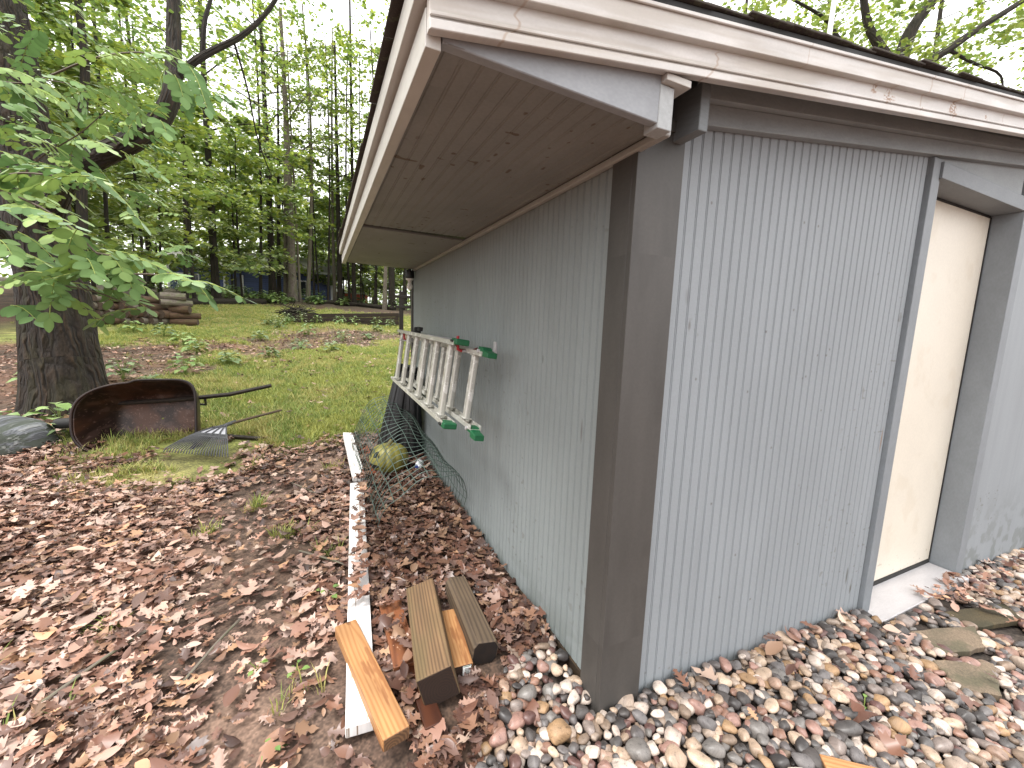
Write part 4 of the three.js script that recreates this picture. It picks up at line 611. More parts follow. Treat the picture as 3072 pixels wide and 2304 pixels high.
{
  const r = rng(900);
  // trunks one can pick out: [x, z, radius, crown kind 0 tall 1 thin 2 sapling, words]
  const T1 = [[-6.8, -19.5, .05, 1, 'slim dark trunk left of the woodpile'], [-6.0, -21.2, .085, 1, 'left stem of the dark pair in front of the blue house'], [-5.75, -21.5, .072, 1, 'right stem of the dark pair in front of the blue house'], [-5.4, -23.9, .18, 0, 'sturdy dark trunk in front of the blue house window'], [-3.9, -27.2, .087, 1, 'slim trunk before the white trim of the blue house'], [-3.4, -28.7, .2, 0, 'thick dark trunk at the right part of the blue house'], [-3.1, -29.3, .127, 1, 'leaning dark trunk right of the thick house trunk'], [-2.7, -29, .147, 1, 'dark trunk touching the pale forked tree'], [-2.3, -28.4, .26, 0, 'tall pale grey trunk behind the brush pile'], [-1.9, -28.9, .085, 1, 'thin trunk leaning right of the pale trunk'], [-1.5, -29.4, .13, 1, 'straight grey trunk right of the brush pile'], [-1.1, -30, .067, 1, 'thin black stem left of the orange shed'], [-.8, -29.9, .056, 1, 'thinnest black stem left of the orange shed'], [-.3, -28.7, .076, 1, 'thin dark stem crossing the left of the orange shed'], [.5, -30, .182, 0, 'stout dark trunk before the orange shed'], [1.1, -30, .092, 1, 'left stem of the twin trunks at the orange shed end'], [1.35, -29.4, .147, 0, 'right stem of the twin trunks at the orange shed end'], [1.8, -29.5, .057, 1, 'thin leaning stem right of the orange shed'], [2.5, -27.7, .098, 1, 'slim trunk left of the dark fence'], [2.8, -25.6, .123, 1, 'pale leaning trunk left of the dark fence'], [3.3, -25.9, .209, 0, 'thick mossy trunk left of the dark fence'], [4.1, -26.7, .11, 1, 'dark trunk behind the dark fence'], [-6.9, -16.6, .064, 1, 'slim trunk behind the woodpile'], [-7.4, -13.9, .052, 1, 'slim trunk half hidden behind the big tree'], [.2, -31, .12, 0, 'pale slender trunk rising high above the orange shed']];
  T1.forEach(([x, z, rad, k, words], i) => { const set = [AIRY, WISP, SAP][k], g = set[i % set.length], sc = (k ? ur(r, .85, 1.2) : ur(r, .85, 1.15)), ref = [.2, .1, .045][k]; plantTree('woodland_tree', g, x, z, sc, rad / ref / sc, r() * 6.283, words, /pale|grey/.test(words) ? M.barkPale : M.barkDark, 'trees of the wood edge'); });
  // understorey saplings that close the view below the crowns
  const S = [[-9.2, -15], [-8.2, -18.5], [-7.2, -22.5], [-6.6, -25.5], [-9.8, -21], [-4.9, -26], [-4.4, -24.6], [-2.9, -32], [-1.4, -33.5], [.9, -33], [2.2, -32], [3.4, -30.5], [4.6, -28.6], [-10.5, -12.5], [-11.8, -17], [-5.6, -29.5], [-8.9, -25.5], [1.6, -35], [-.3, -36], [-3.6, -36], [5.6, -31], [-12.5, -22], [-7, -16], [-8, -13.6], [-9, -29], [-11, -27], [-13, -33], [-6.5, -38], [-4, -41], [-1.8, -39.5], [3.2, -37], [5, -40], [-9, -42], [-13.5, -38], [-16.5, -31], [1.8, -47], [-2, -48], [5, -47], [-6, -47], [8, -44], [9, -29], [12, -26], [15, -31], [19, -28], [11, -36], [22, -24], [2.9, -39], [4.2, -36], [6.2, -38], [3.8, -43], [5.4, -35]];
  S.forEach(([x, z], i) => plantTree('maple_sapling', SAP[i % 4], x, z, ur(r, .9, 1.35), 1, r() * 6.283, 'leafy green maple sapling in the understorey of the wood', M.barkDark, 'saplings under the trees'));
  // deeper rows of the wood
  const F = []; for (let i = 0; i < 14; i++) { const x = -36 + i * 3.2 + gauss(r) * 1.4, z = ur(r, -60, -40); F.push([x, z]); } for (const p of [[-12, -24], [-14, -30], [-10.5, -33], [-15.5, -19], [-17, -26], [-13.2, -14], [-19, -34], [-16, -9], [-12, -9], [-20, -20], [6, -36], [8, -33], [-8, -37], [10, -27], [13, -33], [17, -26], [19, -36], [23, -30], [7, -42], [27, -22], [12, -40]]) F.push(p);
  F.forEach(([x, z], i) => { const set = i % 3 === 2 ? THIN : TALL; plantTree('forest_tree', set[i % set.length], x, z, ur(r, .85, 1.2), ur(r, .6, 1.1), r() * 6.283, 'tree deep in the green wood beyond the lawn', M.barkDark, 'trees deep in the wood'); });
}
{ // the far wood, one green mass beyond the trunks
  const r = rng(930), list = []; for (let s = 0; s < 1200; s++) { const x = ur(r, -52, 30), z = ur(r, -78, -56), y = 3 + r() * 8.5, sl = ur(r, .8, 2), az = r() * 6.283; for (let i = 0; i < 26; i++) { const t = r(); list.push([x + Math.cos(az) * t * sl + gauss(r) * .5, y + gauss(r) * .3, z + Math.sin(az) * t * sl + gauss(r) * .5, 1]); } }
  const m = mesh('far_wood', leafCloud(list, .5, 935, GREENS, .7), M.leaf); m.userData = { kind: 'stuff', label: 'distant mass of bright green woodland', category: 'woodland' };
}
{ // big locust at the left: furrowed trunk, limb, twigs with compound leaves
  const o = thing('locust_tree', 'big furrowed tree at the left edge with drooping leafy branches', 'tree', [-3.27, .2, -4.9]); const off = (p) => [p[0] + 3.27, p[1] - .2, p[2] + 4.9];
  const raw = smooth([[-3.2, -.1, -4.85], [-3.25, .33, -4.88], [-3.33, 1.15, -5.03], [-3.39, 1.78, -5.15], [-3.5, 2.33, -5.28], [-3.65, 3.01, -5.51], [-3.76, 3.76, -5.67], [-3.94, 4.66, -6], [-4.22, 5.83, -6.42], [-4.5, 8, -7]], 70).map(p => off(p.toArray()));
  const rad = raw.map((p, i) => { const y = p[1]; return (.29 + .13 * Math.exp(-Math.max(0, y) / .25) - .02 * Math.max(0, y - .5)) * (y > 5 ? .9 : 1); });
  mesh('trunk', tube(raw, rad, 72, { vscale: 1.1, us: 3, disp: (u, l) => { const a = u * 15 + .5 * Math.sin(l * 2.1) + .35 * Math.sin(l * 5 + u * 9); const f = Math.abs((a % 1) - .5) * 2; return .07 * (f - .5) + .05 * Math.sin(u * 18.85 + l * .4) + .03 * (vn(u * 30, l * 4, 3) - .5); } }), M.bark, o);
  const lim = (pts, r0, r1, seg = 12, n = 18) => { const P = smooth(pts.map(off), n); return mesh('limb', tube(P, P.map((_, i) => lerp(r0, r1, i / n)), seg, { vscale: .8, us: 1, disp: (u, l) => .1 * (vn(u * 8, l * 6, 9) - .5) }), M.bark, o); };
  lim([[-3.45, 2.1, -5.15], [-3.29, 2.3, -5.01], [-3.01, 2.61, -4.7], [-2.67, 2.78, -4.46], [-2.35, 2.89, -4.21], [-2.14, 3.06, -4.14], [-2.02, 3.29, -4.12], [-2.02, 3.6, -4.28], [-2.04, 4.03, -4.46], [-2.06, 4.75, -4.69], [-2.1, 6, -5]], .12, .045, 14, 30);
  lim([[-2.02, 3.5, -4.25], [-1.85, 3.69, -4.21], [-1.69, 3.88, -4.28], [-1.53, 4.04, -4.33], [-1.36, 4.26, -4.4], [-1.2, 4.54, -4.47], [-1.05, 4.91, -4.57]], .038, .018, 8, 16); lim([[-1.78, 3.78, -4.25], [-1.76, 4.1, -4.3], [-1.7, 4.5, -4.45], [-1.62, 5.1, -4.6]], .025, .012, 7, 10);
  lim([[-1.53, 4.04, -4.33], [-1.45, 3.7, -4.5], [-1.4, 3.3, -4.75], [-1.3, 3.0, -5]], .012, .006, 6, 8);
  lim([[-3.4, 1.6, -5.0], [-3.0, 1.9, -3.6], [-2.4, 1.86, -2.1], [-1.935, 1.76, -1.344]], .04, .009, 8, 12); lim([[-3.5, 2.3, -5.0], [-3.1, 2.5, -3.6], [-2.6, 2.45, -2.6], [-2.21, 2.38, -2.01]], .04, .009, 8, 12); lim([[-2.4, 1.86, -2.1], [-2.15, 1.68, -1.6], [-1.939, 1.586, -1.32]], .012, .007, 6, 6); lim([[-2.4, 1.86, -2.1], [-2.3, 1.95, -2.0], [-2.22, 1.972, -1.954]], .012, .007, 6, 4);
  const twigs = [[[-1.935, 1.76, -1.344], [-1.766, 1.692, -1.254], [-1.654, 1.609, -1.19], [-1.576, 1.526, -1.141], [-1.498, 1.466, -1.096], [-1.408, 1.42, -1.047]], [[-1.939, 1.586, -1.32], [-1.795, 1.43, -1.229], [-1.727, 1.408, -1.194], [-1.569, 1.377, -1.115], [-1.434, 1.32, -1.044]], [[-1.576, 1.526, -1.141], [-1.508, 1.516, -1.108], [-1.429, 1.513, -1.07]], [[-1.934, 1.785, -1.347], [-1.831, 1.814, -1.303], [-1.672, 1.807, -1.228], [-1.592, 1.811, -1.191]], [[-2.21, 2.379, -2.01], [-2.081, 2.368, -1.948], [-1.995, 2.387, -1.911], [-1.795, 2.364, -1.814]], [[-2.22, 1.972, -1.954], [-2.092, 1.915, -1.886], [-2.048, 1.979, -1.875], [-1.975, 2.044, -1.85], [-1.829, 2.144, -1.797], [-1.712, 2.258, -1.759]], [[-1.567, 1.439, -1.124], [-1.373, 1.453, -1.035], [-1.249, 1.414, -.971]], [[-1.995, 2.387, -1.911], [-1.734, 2.507, -1.806], [-1.519, 2.531, -1.709], [-1.406, 2.489, -1.65], [-1.296, 2.29, -1.569]]];
  twigs.forEach(t => { const P = smooth(t.map(off), 14); mesh('twig', tube(P, P.map((_, i) => lerp(.005, .002, i / 14)), 5), M.twig, o); });
  const LEAVES = [[-1.542,1.777,-1.045,-1.69,1.72,-1.052],[-1.574,1.798,-1.134,-1.386,1.625,-0.974],[-1.789,1.632,-1.063,-1.546,1.587,-0.93],[-1.953,1.627,-1.519,-1.835,1.518,-1.488],[-1.834,1.614,-1.393,-1.59,1.584,-1.237],[-1.576,1.537,-1.159,-1.67,1.475,-1.164],[-1.544,1.488,-0.975,-1.496,1.431,-0.891],[-1.51,1.521,-0.982,-1.362,1.484,-0.964],[-1.651,1.529,-1.323,-1.471,1.408,-1.262],[-1.798,1.425,-1.364,-1.976,1.405,-1.404],[-1.68,1.406,-1.087,-1.707,1.281,-1.098],[-1.73,1.42,-1.301,-1.576,1.367,-1.268],[-1.619,1.396,-1.311,-1.448,1.327,-1.166],[-1.703,1.366,-1.224,-1.606,1.263,-1.186],[-1.876,1.32,-1.254,-1.766,1.271,-1.152],[-1.374,1.449,-1.023,-1.234,1.425,-0.899],[-1.299,1.45,-1.193,-1.194,1.427,-1.19],[-1.256,1.432,-0.998,-1.193,1.365,-0.932],[-1.657,1.549,-1.365,-1.618,1.462,-1.343],[-2.016,1.799,-1.558,-1.963,1.774,-1.576],[-1.839,1.691,-1.292,-1.686,1.627,-1.2],[-1.679,1.601,-1.245,-1.61,1.52,-1.191],[-1.818,1.543,-1.106,-1.758,1.488,-1.044],[-1.862,1.471,-1.406,-1.717,1.428,-1.271],[-1.654,1.429,-0.961,-1.755,1.407,-1.022],[-1.595,1.595,-1.062,-1.63,1.518,-1.072],[-1.491,1.482,-1.082,-1.445,1.398,-1.027],[-1.629,1.525,-1.387,-1.768,1.46,-1.402],[-1.954,2.353,-1.818,-1.746,2.311,-1.675],[-2.15,2.198,-2.059,-1.973,2.143,-1.938],[-2.106,2.38,-1.849,-1.948,2.328,-1.801],[-1.709,2.444,-1.645,-1.781,2.424,-1.684],[-1.588,2.706,-2.083,-1.467,2.693,-1.971],[-1.408,2.32,-1.284,-1.264,2.281,-1.174],[-1.699,2.534,-2.001,-1.561,2.585,-1.959],[-1.653,2.388,-1.546,-1.491,2.361,-1.443],[-1.984,2.239,-1.632,-1.873,2.165,-1.564],[-1.782,2.193,-1.425,-1.702,2.114,-1.402],[-2.053,2.445,-2.255,-1.937,2.519,-2.273],[-1.917,2.427,-2.063,-1.887,2.258,-2.085],[-1.854,1.956,-1.405,-1.721,1.927,-1.31],[-2.16,2.151,-2.317,-2.034,2.102,-2.287],[-1.704,2.108,-1.663,-1.611,2.107,-1.679],[-1.693,2.103,-1.821,-1.613,2.032,-1.815],[-1.434,2.15,-1.451,-1.399,2.082,-1.384],[-1.51,2.22,-1.615,-1.448,2.244,-1.541],[-1.366,2.344,-1.518,-1.355,2.265,-1.562],[-1.325,2.411,-1.469,-1.238,2.193,-1.33],[-1.567,1.824,-1.271,-1.581,1.856,-1.239],[-1.697,2.119,-1.953,-1.546,2.019,-1.849],[-2.021,2.178,-1.728,-1.841,2.109,-1.58],[-2.414,2.477,-2.496,-2.253,2.373,-2.395],[-1.86,1.831,-1.537,-1.711,1.849,-1.411],[-1.653,1.975,-1.343,-1.549,1.934,-1.243],[-1.949,2.229,-2.004,-1.853,2.125,-1.896],[-1.451,2.096,-1.255,-1.491,2.014,-1.26],[-2.062,1.981,-1.686,-1.989,1.956,-1.714],[-1.926,1.877,-1.508,-1.807,1.893,-1.459],[-2.054,2.263,-2.134,-1.948,2.176,-2.059],[-1.944,2.431,-2.274,-1.796,2.462,-2.206],[-1.393,2.359,-1.423,-1.429,2.249,-1.412],[-1.317,2.246,-1.211,-1.286,2.157,-1.173]], r = rng(950), lm = leafMat(0xffffff, .4, { roughness: .8, specularIntensity: .4 });
  const greens = [[.14, .24, .075], [.17, .27, .09], [.11, .2, .065], [.2, .3, .085], [.24, .34, .085]];
  const compound = (ax, ay, az, bx, by, bz, big = 1) => { // rachis from a to b with paired rounded leaflets
    const A = new THREE.Vector3(ax, ay, az), B = new THREE.Vector3(bx, by, bz), D = B.clone().sub(A), len = D.length(); D.normalize(); const up = new THREE.Vector3(0, 1, 0), S = new THREE.Vector3().crossVectors(D, up).normalize(), U = new THREE.Vector3().crossVectors(S, D);
    const pos = [], nor = [], col = [], idx = [], n = Math.max(2, Math.round(len / (.036 * big))), tone = greens[Math.floor(r() * greens.length)], roll = gauss(r) * .5, S2 = S.clone().applyAxisAngle(D, roll), U2 = U.clone().applyAxisAngle(D, roll);
    const leaflet = (P, dir, nrm, L) => { const side = new THREE.Vector3().crossVectors(nrm, dir).normalize(), k = ur(r, .85, 1.15), b = pos.length / 3, w = L * ur(r, .26, .33), cup = ur(r, -.12, .2), sag = ur(r, .0, .25); const rows = [[0, 0], [.12, .55], [.35, 1], [.6, 1.02], [.82, .68], [.95, .28], [1, 0]]; rows.forEach(([t, q]) => { for (const s of [-1, 0, 1]) { const v = P.clone().addScaledVector(dir, t * L).addScaledVector(side, s * q * w).addScaledVector(nrm, Math.abs(s) * q * w * cup - sag * t * t * L * .5); pos.push(v.x, v.y, v.z); const nn = nrm.clone().addScaledVector(side, -s * cup); nor.push(nn.x, nn.y, nn.z); const m = s === 0 ? 1.12 : 1; col.push(tone[0] * k * m, tone[1] * k * m, tone[2] * k * m); } }); for (let i = 0; i < rows.length - 1; i++) for (let s = 0; s < 2; s++) { const a = b + i * 3 + s; idx.push(a, a + 3, a + 1, a + 1, a + 3, a + 4); } };
    const sagc = t => -Math.sin(t * Math.PI) * -.03 * len - t * t * .0; const pt = t => A.clone().lerp(B, t).add(new THREE.Vector3(0, Math.sin(t * Math.PI) * .1 * len, 0));
    for (let i = 0; i < n; i++) { const t = (i + .6) / n, P = pt(t), L = big * ur(r, .046, .062) * (t > .85 ? .85 : 1); for (const s of [-1, 1]) { const dir = S2.clone().multiplyScalar(s).addScaledVector(D, ur(r, .25, .6)).addScaledVector(up, -ur(r, .05, .75)).normalize(); const nrm = U2.clone().addScaledVector(dir, -U2.dot(dir)).addScaledVector(S2, -s * .3).normalize(); nrm.addScaledVector(dir, -nrm.dot(dir)).normalize(); leaflet(P, dir, nrm, L); } }
    leaflet(pt(1), D.clone().addScaledVector(up, -.2).normalize(), U2, .056 * big);
    const g = new THREE.BufferGeometry(); g.setAttribute('position', new THREE.Float32BufferAttribute(pos, 3)); g.setAttribute('normal', new THREE.Float32BufferAttribute(nor, 3)); g.setAttribute('color', new THREE.Float32BufferAttribute(col, 3)); g.setIndex(idx);
    const m = mesh('leaf', g, lm, o); m.position.set(3.27, -.2, 4.9); mesh('leaf_stalk', tube([0, .25, .5, .75, 1].map(t => off(pt(t).toArray())), [.0022, .002, .0018, .0015, .001], 4), std({ color: 0x7d8a3c, roughness: .7 }), o);
  };
  for (const l of LEAVES) compound(...l);
  for (let i = 0; i < 46; i++) { const t = twigs[i % twigs.length], k = Math.floor(r() * (t.length - 1)), f = r(), a = t[k].map((v, j) => lerp(v, t[k + 1][j], f)), az = r() * 6.283, L = ur(r, .13, .24); compound(a[0], a[1], a[2], a[0] + Math.cos(az) * L, a[1] - L * ur(r, .05, .5), a[2] + Math.sin(az) * L * .6); }
  for (let i = 0; i < 130; i++) { const a = [ur(r, -3.5, -1.75), ur(r, 1.75, 3.5), ur(r, -4.1, -1.8)]; if (a[0] > -2.1 + (a[2] + 1.8) * .1 && a[1] > 2.9) continue; const az = r() * 6.283, L = ur(r, .18, .3); compound(a[0], a[1], a[2], a[0] + Math.cos(az) * L, a[1] - L * ur(r, .05, .4), a[2] + Math.sin(az) * L, 1.1); }
  // its own crown overhead, fine leaflets in sprays
  const list = [], q = rng(960); for (let s = 0; s < 330; s++) { const c = [ur(q, -5.6, -1.2), ur(q, 3.2, 8.5), ur(q, -8, -3.2)]; if (c[1] < 4.2 && c[0] > -2.2) continue; const az = q() * 6.283, sl = ur(q, .35, .8); for (let i = 0; i < 34; i++) { const t = q(), s2 = gauss(q) * .13; list.push([c[0] + Math.cos(az) * t * sl + s2, c[1] - .25 * t * t * sl + gauss(q) * .05, c[2] + Math.sin(az) * t * sl + gauss(q) * .13, 1]); } }
  const cr = leafCloud(list, .062, 970, [[.15, .24, .06], [.19, .29, .06], [.11, .19, .05], [.24, .33, .06]], .6); cr.translate(3.27, -.2, 4.9); mesh('crown', cr, M.leaf, o);
}
{ // slimmer tree behind it
  const o = thing('woodland_tree', 'tall slim dark tree right behind the big furrowed tree', 'tree', [-6.06, 1.05, -12.6], 0, 'trees of the wood edge'), off = p => [p[0] + 6.06, p[1] - 1.05, p[2] + 12.6];
  const P = smooth([[-6.06, .9, -12.6], [-6, 3.22, -12.88], [-5.98, 4.35, -13.04], [-5.95, 5.63, -13.21], [-5.84, 7.24, -13.41], [-5.88, 8.04, -13.53], [-5.95, 8.84, -13.68], [-5.99, 10, -13.9], [-6, 14, -14.3]].map(off), 40); mesh('trunk', tube(P, P.map((_, i) => lerp(.115, .06, i / 40)), 12, { vscale: .7, us: 1 }), M.barkDark, o);
  const list = [], q = rng(980); for (let s = 0; s < 300; s++) { const c = [-6 + gauss(q) * 3.4, ur(q, 4, 13), -13.5 + gauss(q) * 2.6], sl = ur(q, .5, 1.1), az = q() * 6.283; for (let i = 0; i < 24; i++) { const t = q(); list.push([c[0] + Math.cos(az) * t * sl + gauss(q) * .22, c[1] + gauss(q) * .09 - .1 * t, c[2] + Math.sin(az) * t * sl + gauss(q) * .22, 1]); } }
  const cr = leafCloud(list, .12, 985); cr.translate(6.06, -1.05, 12.6); mesh('crown', cr, M.leaf, o);
}
{ // tree behind the roof at the right
  const o = thing('roof_tree', 'spreading tree with dark forked limbs behind the shed roof', 'tree', [14.6, 0, -6.3]), off = p => [p[0] - 14.6, p[1], p[2] + 6.3];
  const stem = (pts, a, b, n = 10) => { const P = smooth(pts.map(off), n); mesh('limb', tube(P, P.map((_, i) => lerp(a, b, i / n)), 8, { vscale: .6 }), M.barkDark, o); };
  mesh('trunk', tube([[0, -.3, 0], [.1, 4, .1], [.05, 7.5, 0], [.05, 9.2, 0]], [.34, .28, .26, .24], 14, { vscale: .5, us: 2 }), M.barkDark, o);
  stem([[14.65, 8.8, -6.29], [14.4, 9.5, -6.5], [13.94, 10.29, -6.82], [13.78, 11.2, -7.02], [13.7, 13, -7.2]], .16, .07); stem([[14.65, 8.9, -6.3], [14.9, 10.04, -6.33], [15.27, 10.73, -6.26], [15.7, 11.4, -6.1], [16, 13, -6]], .2, .09); stem([[14.7, 8.7, -6.2], [15.3, 9.3, -6.05], [16.04, 9.85, -5.77], [16.94, 10.55, -5.45], [18, 11.3, -5.06], [19, 12.2, -4.8]], .15, .05); stem([[15.99, 9.8, -5.78], [16.65, 9.44, -5.42], [17.34, 9.13, -5.05], [17.42, 8.6, -4.94]], .05, .02); stem([[14.6, 8.7, -6.4], [13.48, 9.51, -6.92], [13.05, 10.07, -7.2], [12.8, 10.54, -7.39], [11.5, 11.2, -8]], .1, .03);
  const list = [], q = rng(990); for (let s = 0; s < 420; s++) { const c = [ur(q, 9, 21), ur(q, 8, 14), ur(q, -10, -3)], sl = ur(q, .5, 1.2), az = q() * 6.283; const den = fbm(c[0] * .5, c[1] * .5, 993, 2); if (den < .44) continue; for (let i = 0; i < 26; i++) { const t = q(); list.push([c[0] + Math.cos(az) * t * sl + gauss(q) * .2, c[1] + gauss(q) * .12 - .12 * t, c[2] + Math.sin(az) * t * sl + gauss(q) * .2, 1]); } }
  mesh('crown', (() => { const g = leafCloud(list, .15, 995, [[.2, .28, .06], [.26, .33, .06], [.15, .22, .05], [.3, .36, .08]], .7); g.translate(-14.6, 0, 6.3); return g; })(), M.leaf, o);
  const r = rng(997); [[24, -14], [27, -6], [20, -16], [30, -12], [14, -18], [9, -20], [34, -4]].forEach(([x, z], i) => plantTree('roof_side_tree', TALL[i % 4], x, z, ur(r, .9, 1.15), 1, r() * 6, 'pale green tree far behind the shed roof', M.barkDark, 'trees behind the roof'));
  const p = thing('flagpole', 'white pole rising behind the shed roof', 'pole', [9.2, -.2, -5.15]); mesh('pole', tube([[0, 0, 0], [.18, 7.7, -.05], [.36, 8.87, -.14], [.45, 10.2, -.2]], [.06, .05, .048, .045], 12), std({ color: 0xe6e4e2, roughness: .4 }), p); mesh('base', new THREE.CylinderGeometry(.1, .12, .5, 14), M.steel, p, [0, .1, 0]);
}

// ---------- woodpile ----------
const ORD = ['first', 'second', 'third', 'fourth', 'fifth', 'sixth', 'seventh', 'eighth'];
{
  const r = rng(1100), bm = [M.barkPale, std({ map: T.barkPale, color: 0xc8a890, roughness: .9 })]; const em = std({ map: T.grayWood, color: 0xb4aaa0, roughness: .9 }), endG = new THREE.CircleGeometry(1, 16);
  const log = (label, x, y, z, dirx, dirz, L, rad, group) => { const o = thing('firewood_log', label, 'log', [x, y, z], 0, group); const pts = [-.5, -.2, .2, .5].map(t => [t * L, 0, 0]); mesh('bark', tube(pts, [rad, rad * ur(r, .94, 1.05), rad * ur(r, .94, 1.05), rad], 12, { cap: false, vscale: 1.2, us: 2, disp: (u, l) => .12 * (vn(u * 7 + x * 9, l * 5, 4) - .5) }), bm[Math.floor(r() * 2)], o); for (const s of [-1, 1]) { const e = mesh('cut_end', endG, em, o, [s * L / 2, 0, 0], [0, s * Math.PI / 2, 0]); e.scale.setScalar(rad * .97); } o.rotation.y = Math.atan2(-dirz, dirx); return o; };
  const A = [-5.7, -12.5], B = [-4.35, -12.95]; const px = t => lerp(A[0], B[0], t), pz = t => lerp(A[1], B[1], t); // ends face the camera
  const rows = [8, 8, 7, 6]; rows.forEach((n, j) => { for (let i = 0; i < n; i++) { const t = (i + .5 + (j % 2) * .4) / 8.4, rad = ur(r, .075, .115); log(`${ORD[i]} log from the left in the ${['lowest', 'second', 'third', 'top'][j]} row of the woodpile`, px(t), height(px(t), pz(t)) + .1 + j * .175, pz(t) + gauss(r) * .05, .42, -.9, ur(r, .5, .62), rad, 'logs stacked end on in the woodpile'); } });
  const side = ['lowest split log lying crosswise at the right end of the woodpile', 'second crosswise log from the ground at the woodpile end', 'third crosswise log from the ground at the woodpile end', 'fourth crosswise log from the ground at the woodpile end', 'topmost crosswise log at the woodpile end'];
  side.forEach((l, j) => log(l, -4.05 - j * .08 + gauss(r) * .08, height(-4, -12.9) + .09 + j * .165, -12.9 + gauss(r) * .08, .9, -.2 + gauss(r) * .45, ur(r, .45, .7), ur(r, .075, .105)));
  // mossy fallen logs that edge the wood
  const fl = [['long dark fallen log edging the lawn left of the brush pile', [-6.6, -19.3], [-3.4, -24.2], .16], ['dark fallen log between lawn and blue house', [-4.6, -22.9], [-2.2, -27], .15], ['dark fallen log edging the wood before the orange shed', [-.9, -27.2], [1.4, -27.6], .14], ['dark fallen log near the fence at the lawn edge', [1.5, -27.5], [3.3, -25.4], .15]];
  for (const [l, a, b, rad] of fl) { const o = thing('fallen_log', l, 'log'); const n = 8, P = []; for (let i = 0; i <= n; i++) { const x = lerp(a[0], b[0], i / n), z = lerp(a[1], b[1], i / n); P.push([x, height(x, z) + rad * .75, z]); } mesh('bark', tube(P, rad, 10, { vscale: .7, us: 2, disp: (u, q) => .2 * (vn(u * 6, q * 3, 8) - .5) }), M.barkDark, o); }
}
{ // raised bed timbers
  const o = thing('raised_bed', 'dark timber raised bed at the top of the leafy slope', 'raised bed'); const a = [-1.61, 1.24, -14.99], b = [1.96, 1.44, -15.57]; const L = Math.hypot(b[0] - a[0], b[1] - a[1], b[2] - a[2]);
  const dm = std({ map: T.grayWood, color: 0x6e5f4e, roughness: .85, bumpMap: T.grayWood, bumpScale: .006 }); for (const y of [-.15, 0, .15]) align(mesh('timber', box(L, .145, .14, .008, .7, 3), dm, o), [a[0], a[1] + y + .07, a[2]], [b[0], b[1] + y + .08, b[2]]);
  align(mesh('timber', box(1.6, .145, .14, .008, .7, 3), dm, o), [a[0] + .02, a[1] + .2, a[2] - .1], [a[0] - .3, a[1] + .26, a[2] - 1.7]); align(mesh('timber', box(1.6, .145, .14, .008, .7, 3), dm, o), [b[0], b[1] + .2, b[2] - .1], [b[0] + .2, b[1] + .26, b[2] - 1.7]);
  const soil = gridSurf(14, 6, (u, v) => [lerp(a[0], b[0], u) + v * .05, lerp(a[1], b[1], u) + .19 + .1 * v, lerp(a[2], b[2], u) - .07 - v * 1.6]); mesh('soil', soil, std({ map: T.ground, color: 0x6e7a34, roughness: .95, side: THREE.DoubleSide }), o);
  const s = thing('brush_pile', 'heap of bare grey sticks piled on the end of the raised bed', 'brush pile', [-1.5, 1.42, -15.4]); const r = rng(1200); for (let i = 0; i < 110; i++) { const a2 = r() * 6.283, L2 = ur(r, .5, 1.1), el = ur(r, -.05, .7), c = [gauss(r) * .3, ur(r, .05, .3), gauss(r) * .22], d = [Math.cos(a2) * Math.cos(el) * L2 / 2, Math.sin(el) * L2 / 2, Math.sin(a2) * Math.cos(el) * L2 / 2]; mesh('stick', tube([[c[0] - d[0], Math.max(0, c[1] - d[1]), c[2] - d[2]], [c[0] + gauss(r) * .04, c[1] + .03, c[2]], [c[0] + d[0], c[1] + d[1], c[2] + d[2]]], [.013, .01, .005], 5, { cap: false }), i % 5 ? M.barkDark : M.barkPale, s); }
}
{ // dark rail fence by the shed's far corner
  const o = thing('rail_fence', 'dark two rail fence just past the far shed corner', 'fence', [1.6, 1.1, -12.6]); const fm = std({ map: T.grayWood, color: 0x4a4038, roughness: .85 });
  mesh('post', box(.12, 1.4, .12, .01, 1, 3), fm, o, [-.05, .55, 0]); mesh('post', box(.12, 1.4, .12, .01, 1, 3), fm, o, [2.1, .6, .3]); mesh('rail', box(2.6, .08, .05, .008, .7, 3), fm, o, [1.05, 1.1, .2], [0, -.14, .02]); mesh('rail', box(2.6, .08, .05, .008, .7, 3), fm, o, [1.05, .78, .2], [0, -.14, .02]);
}
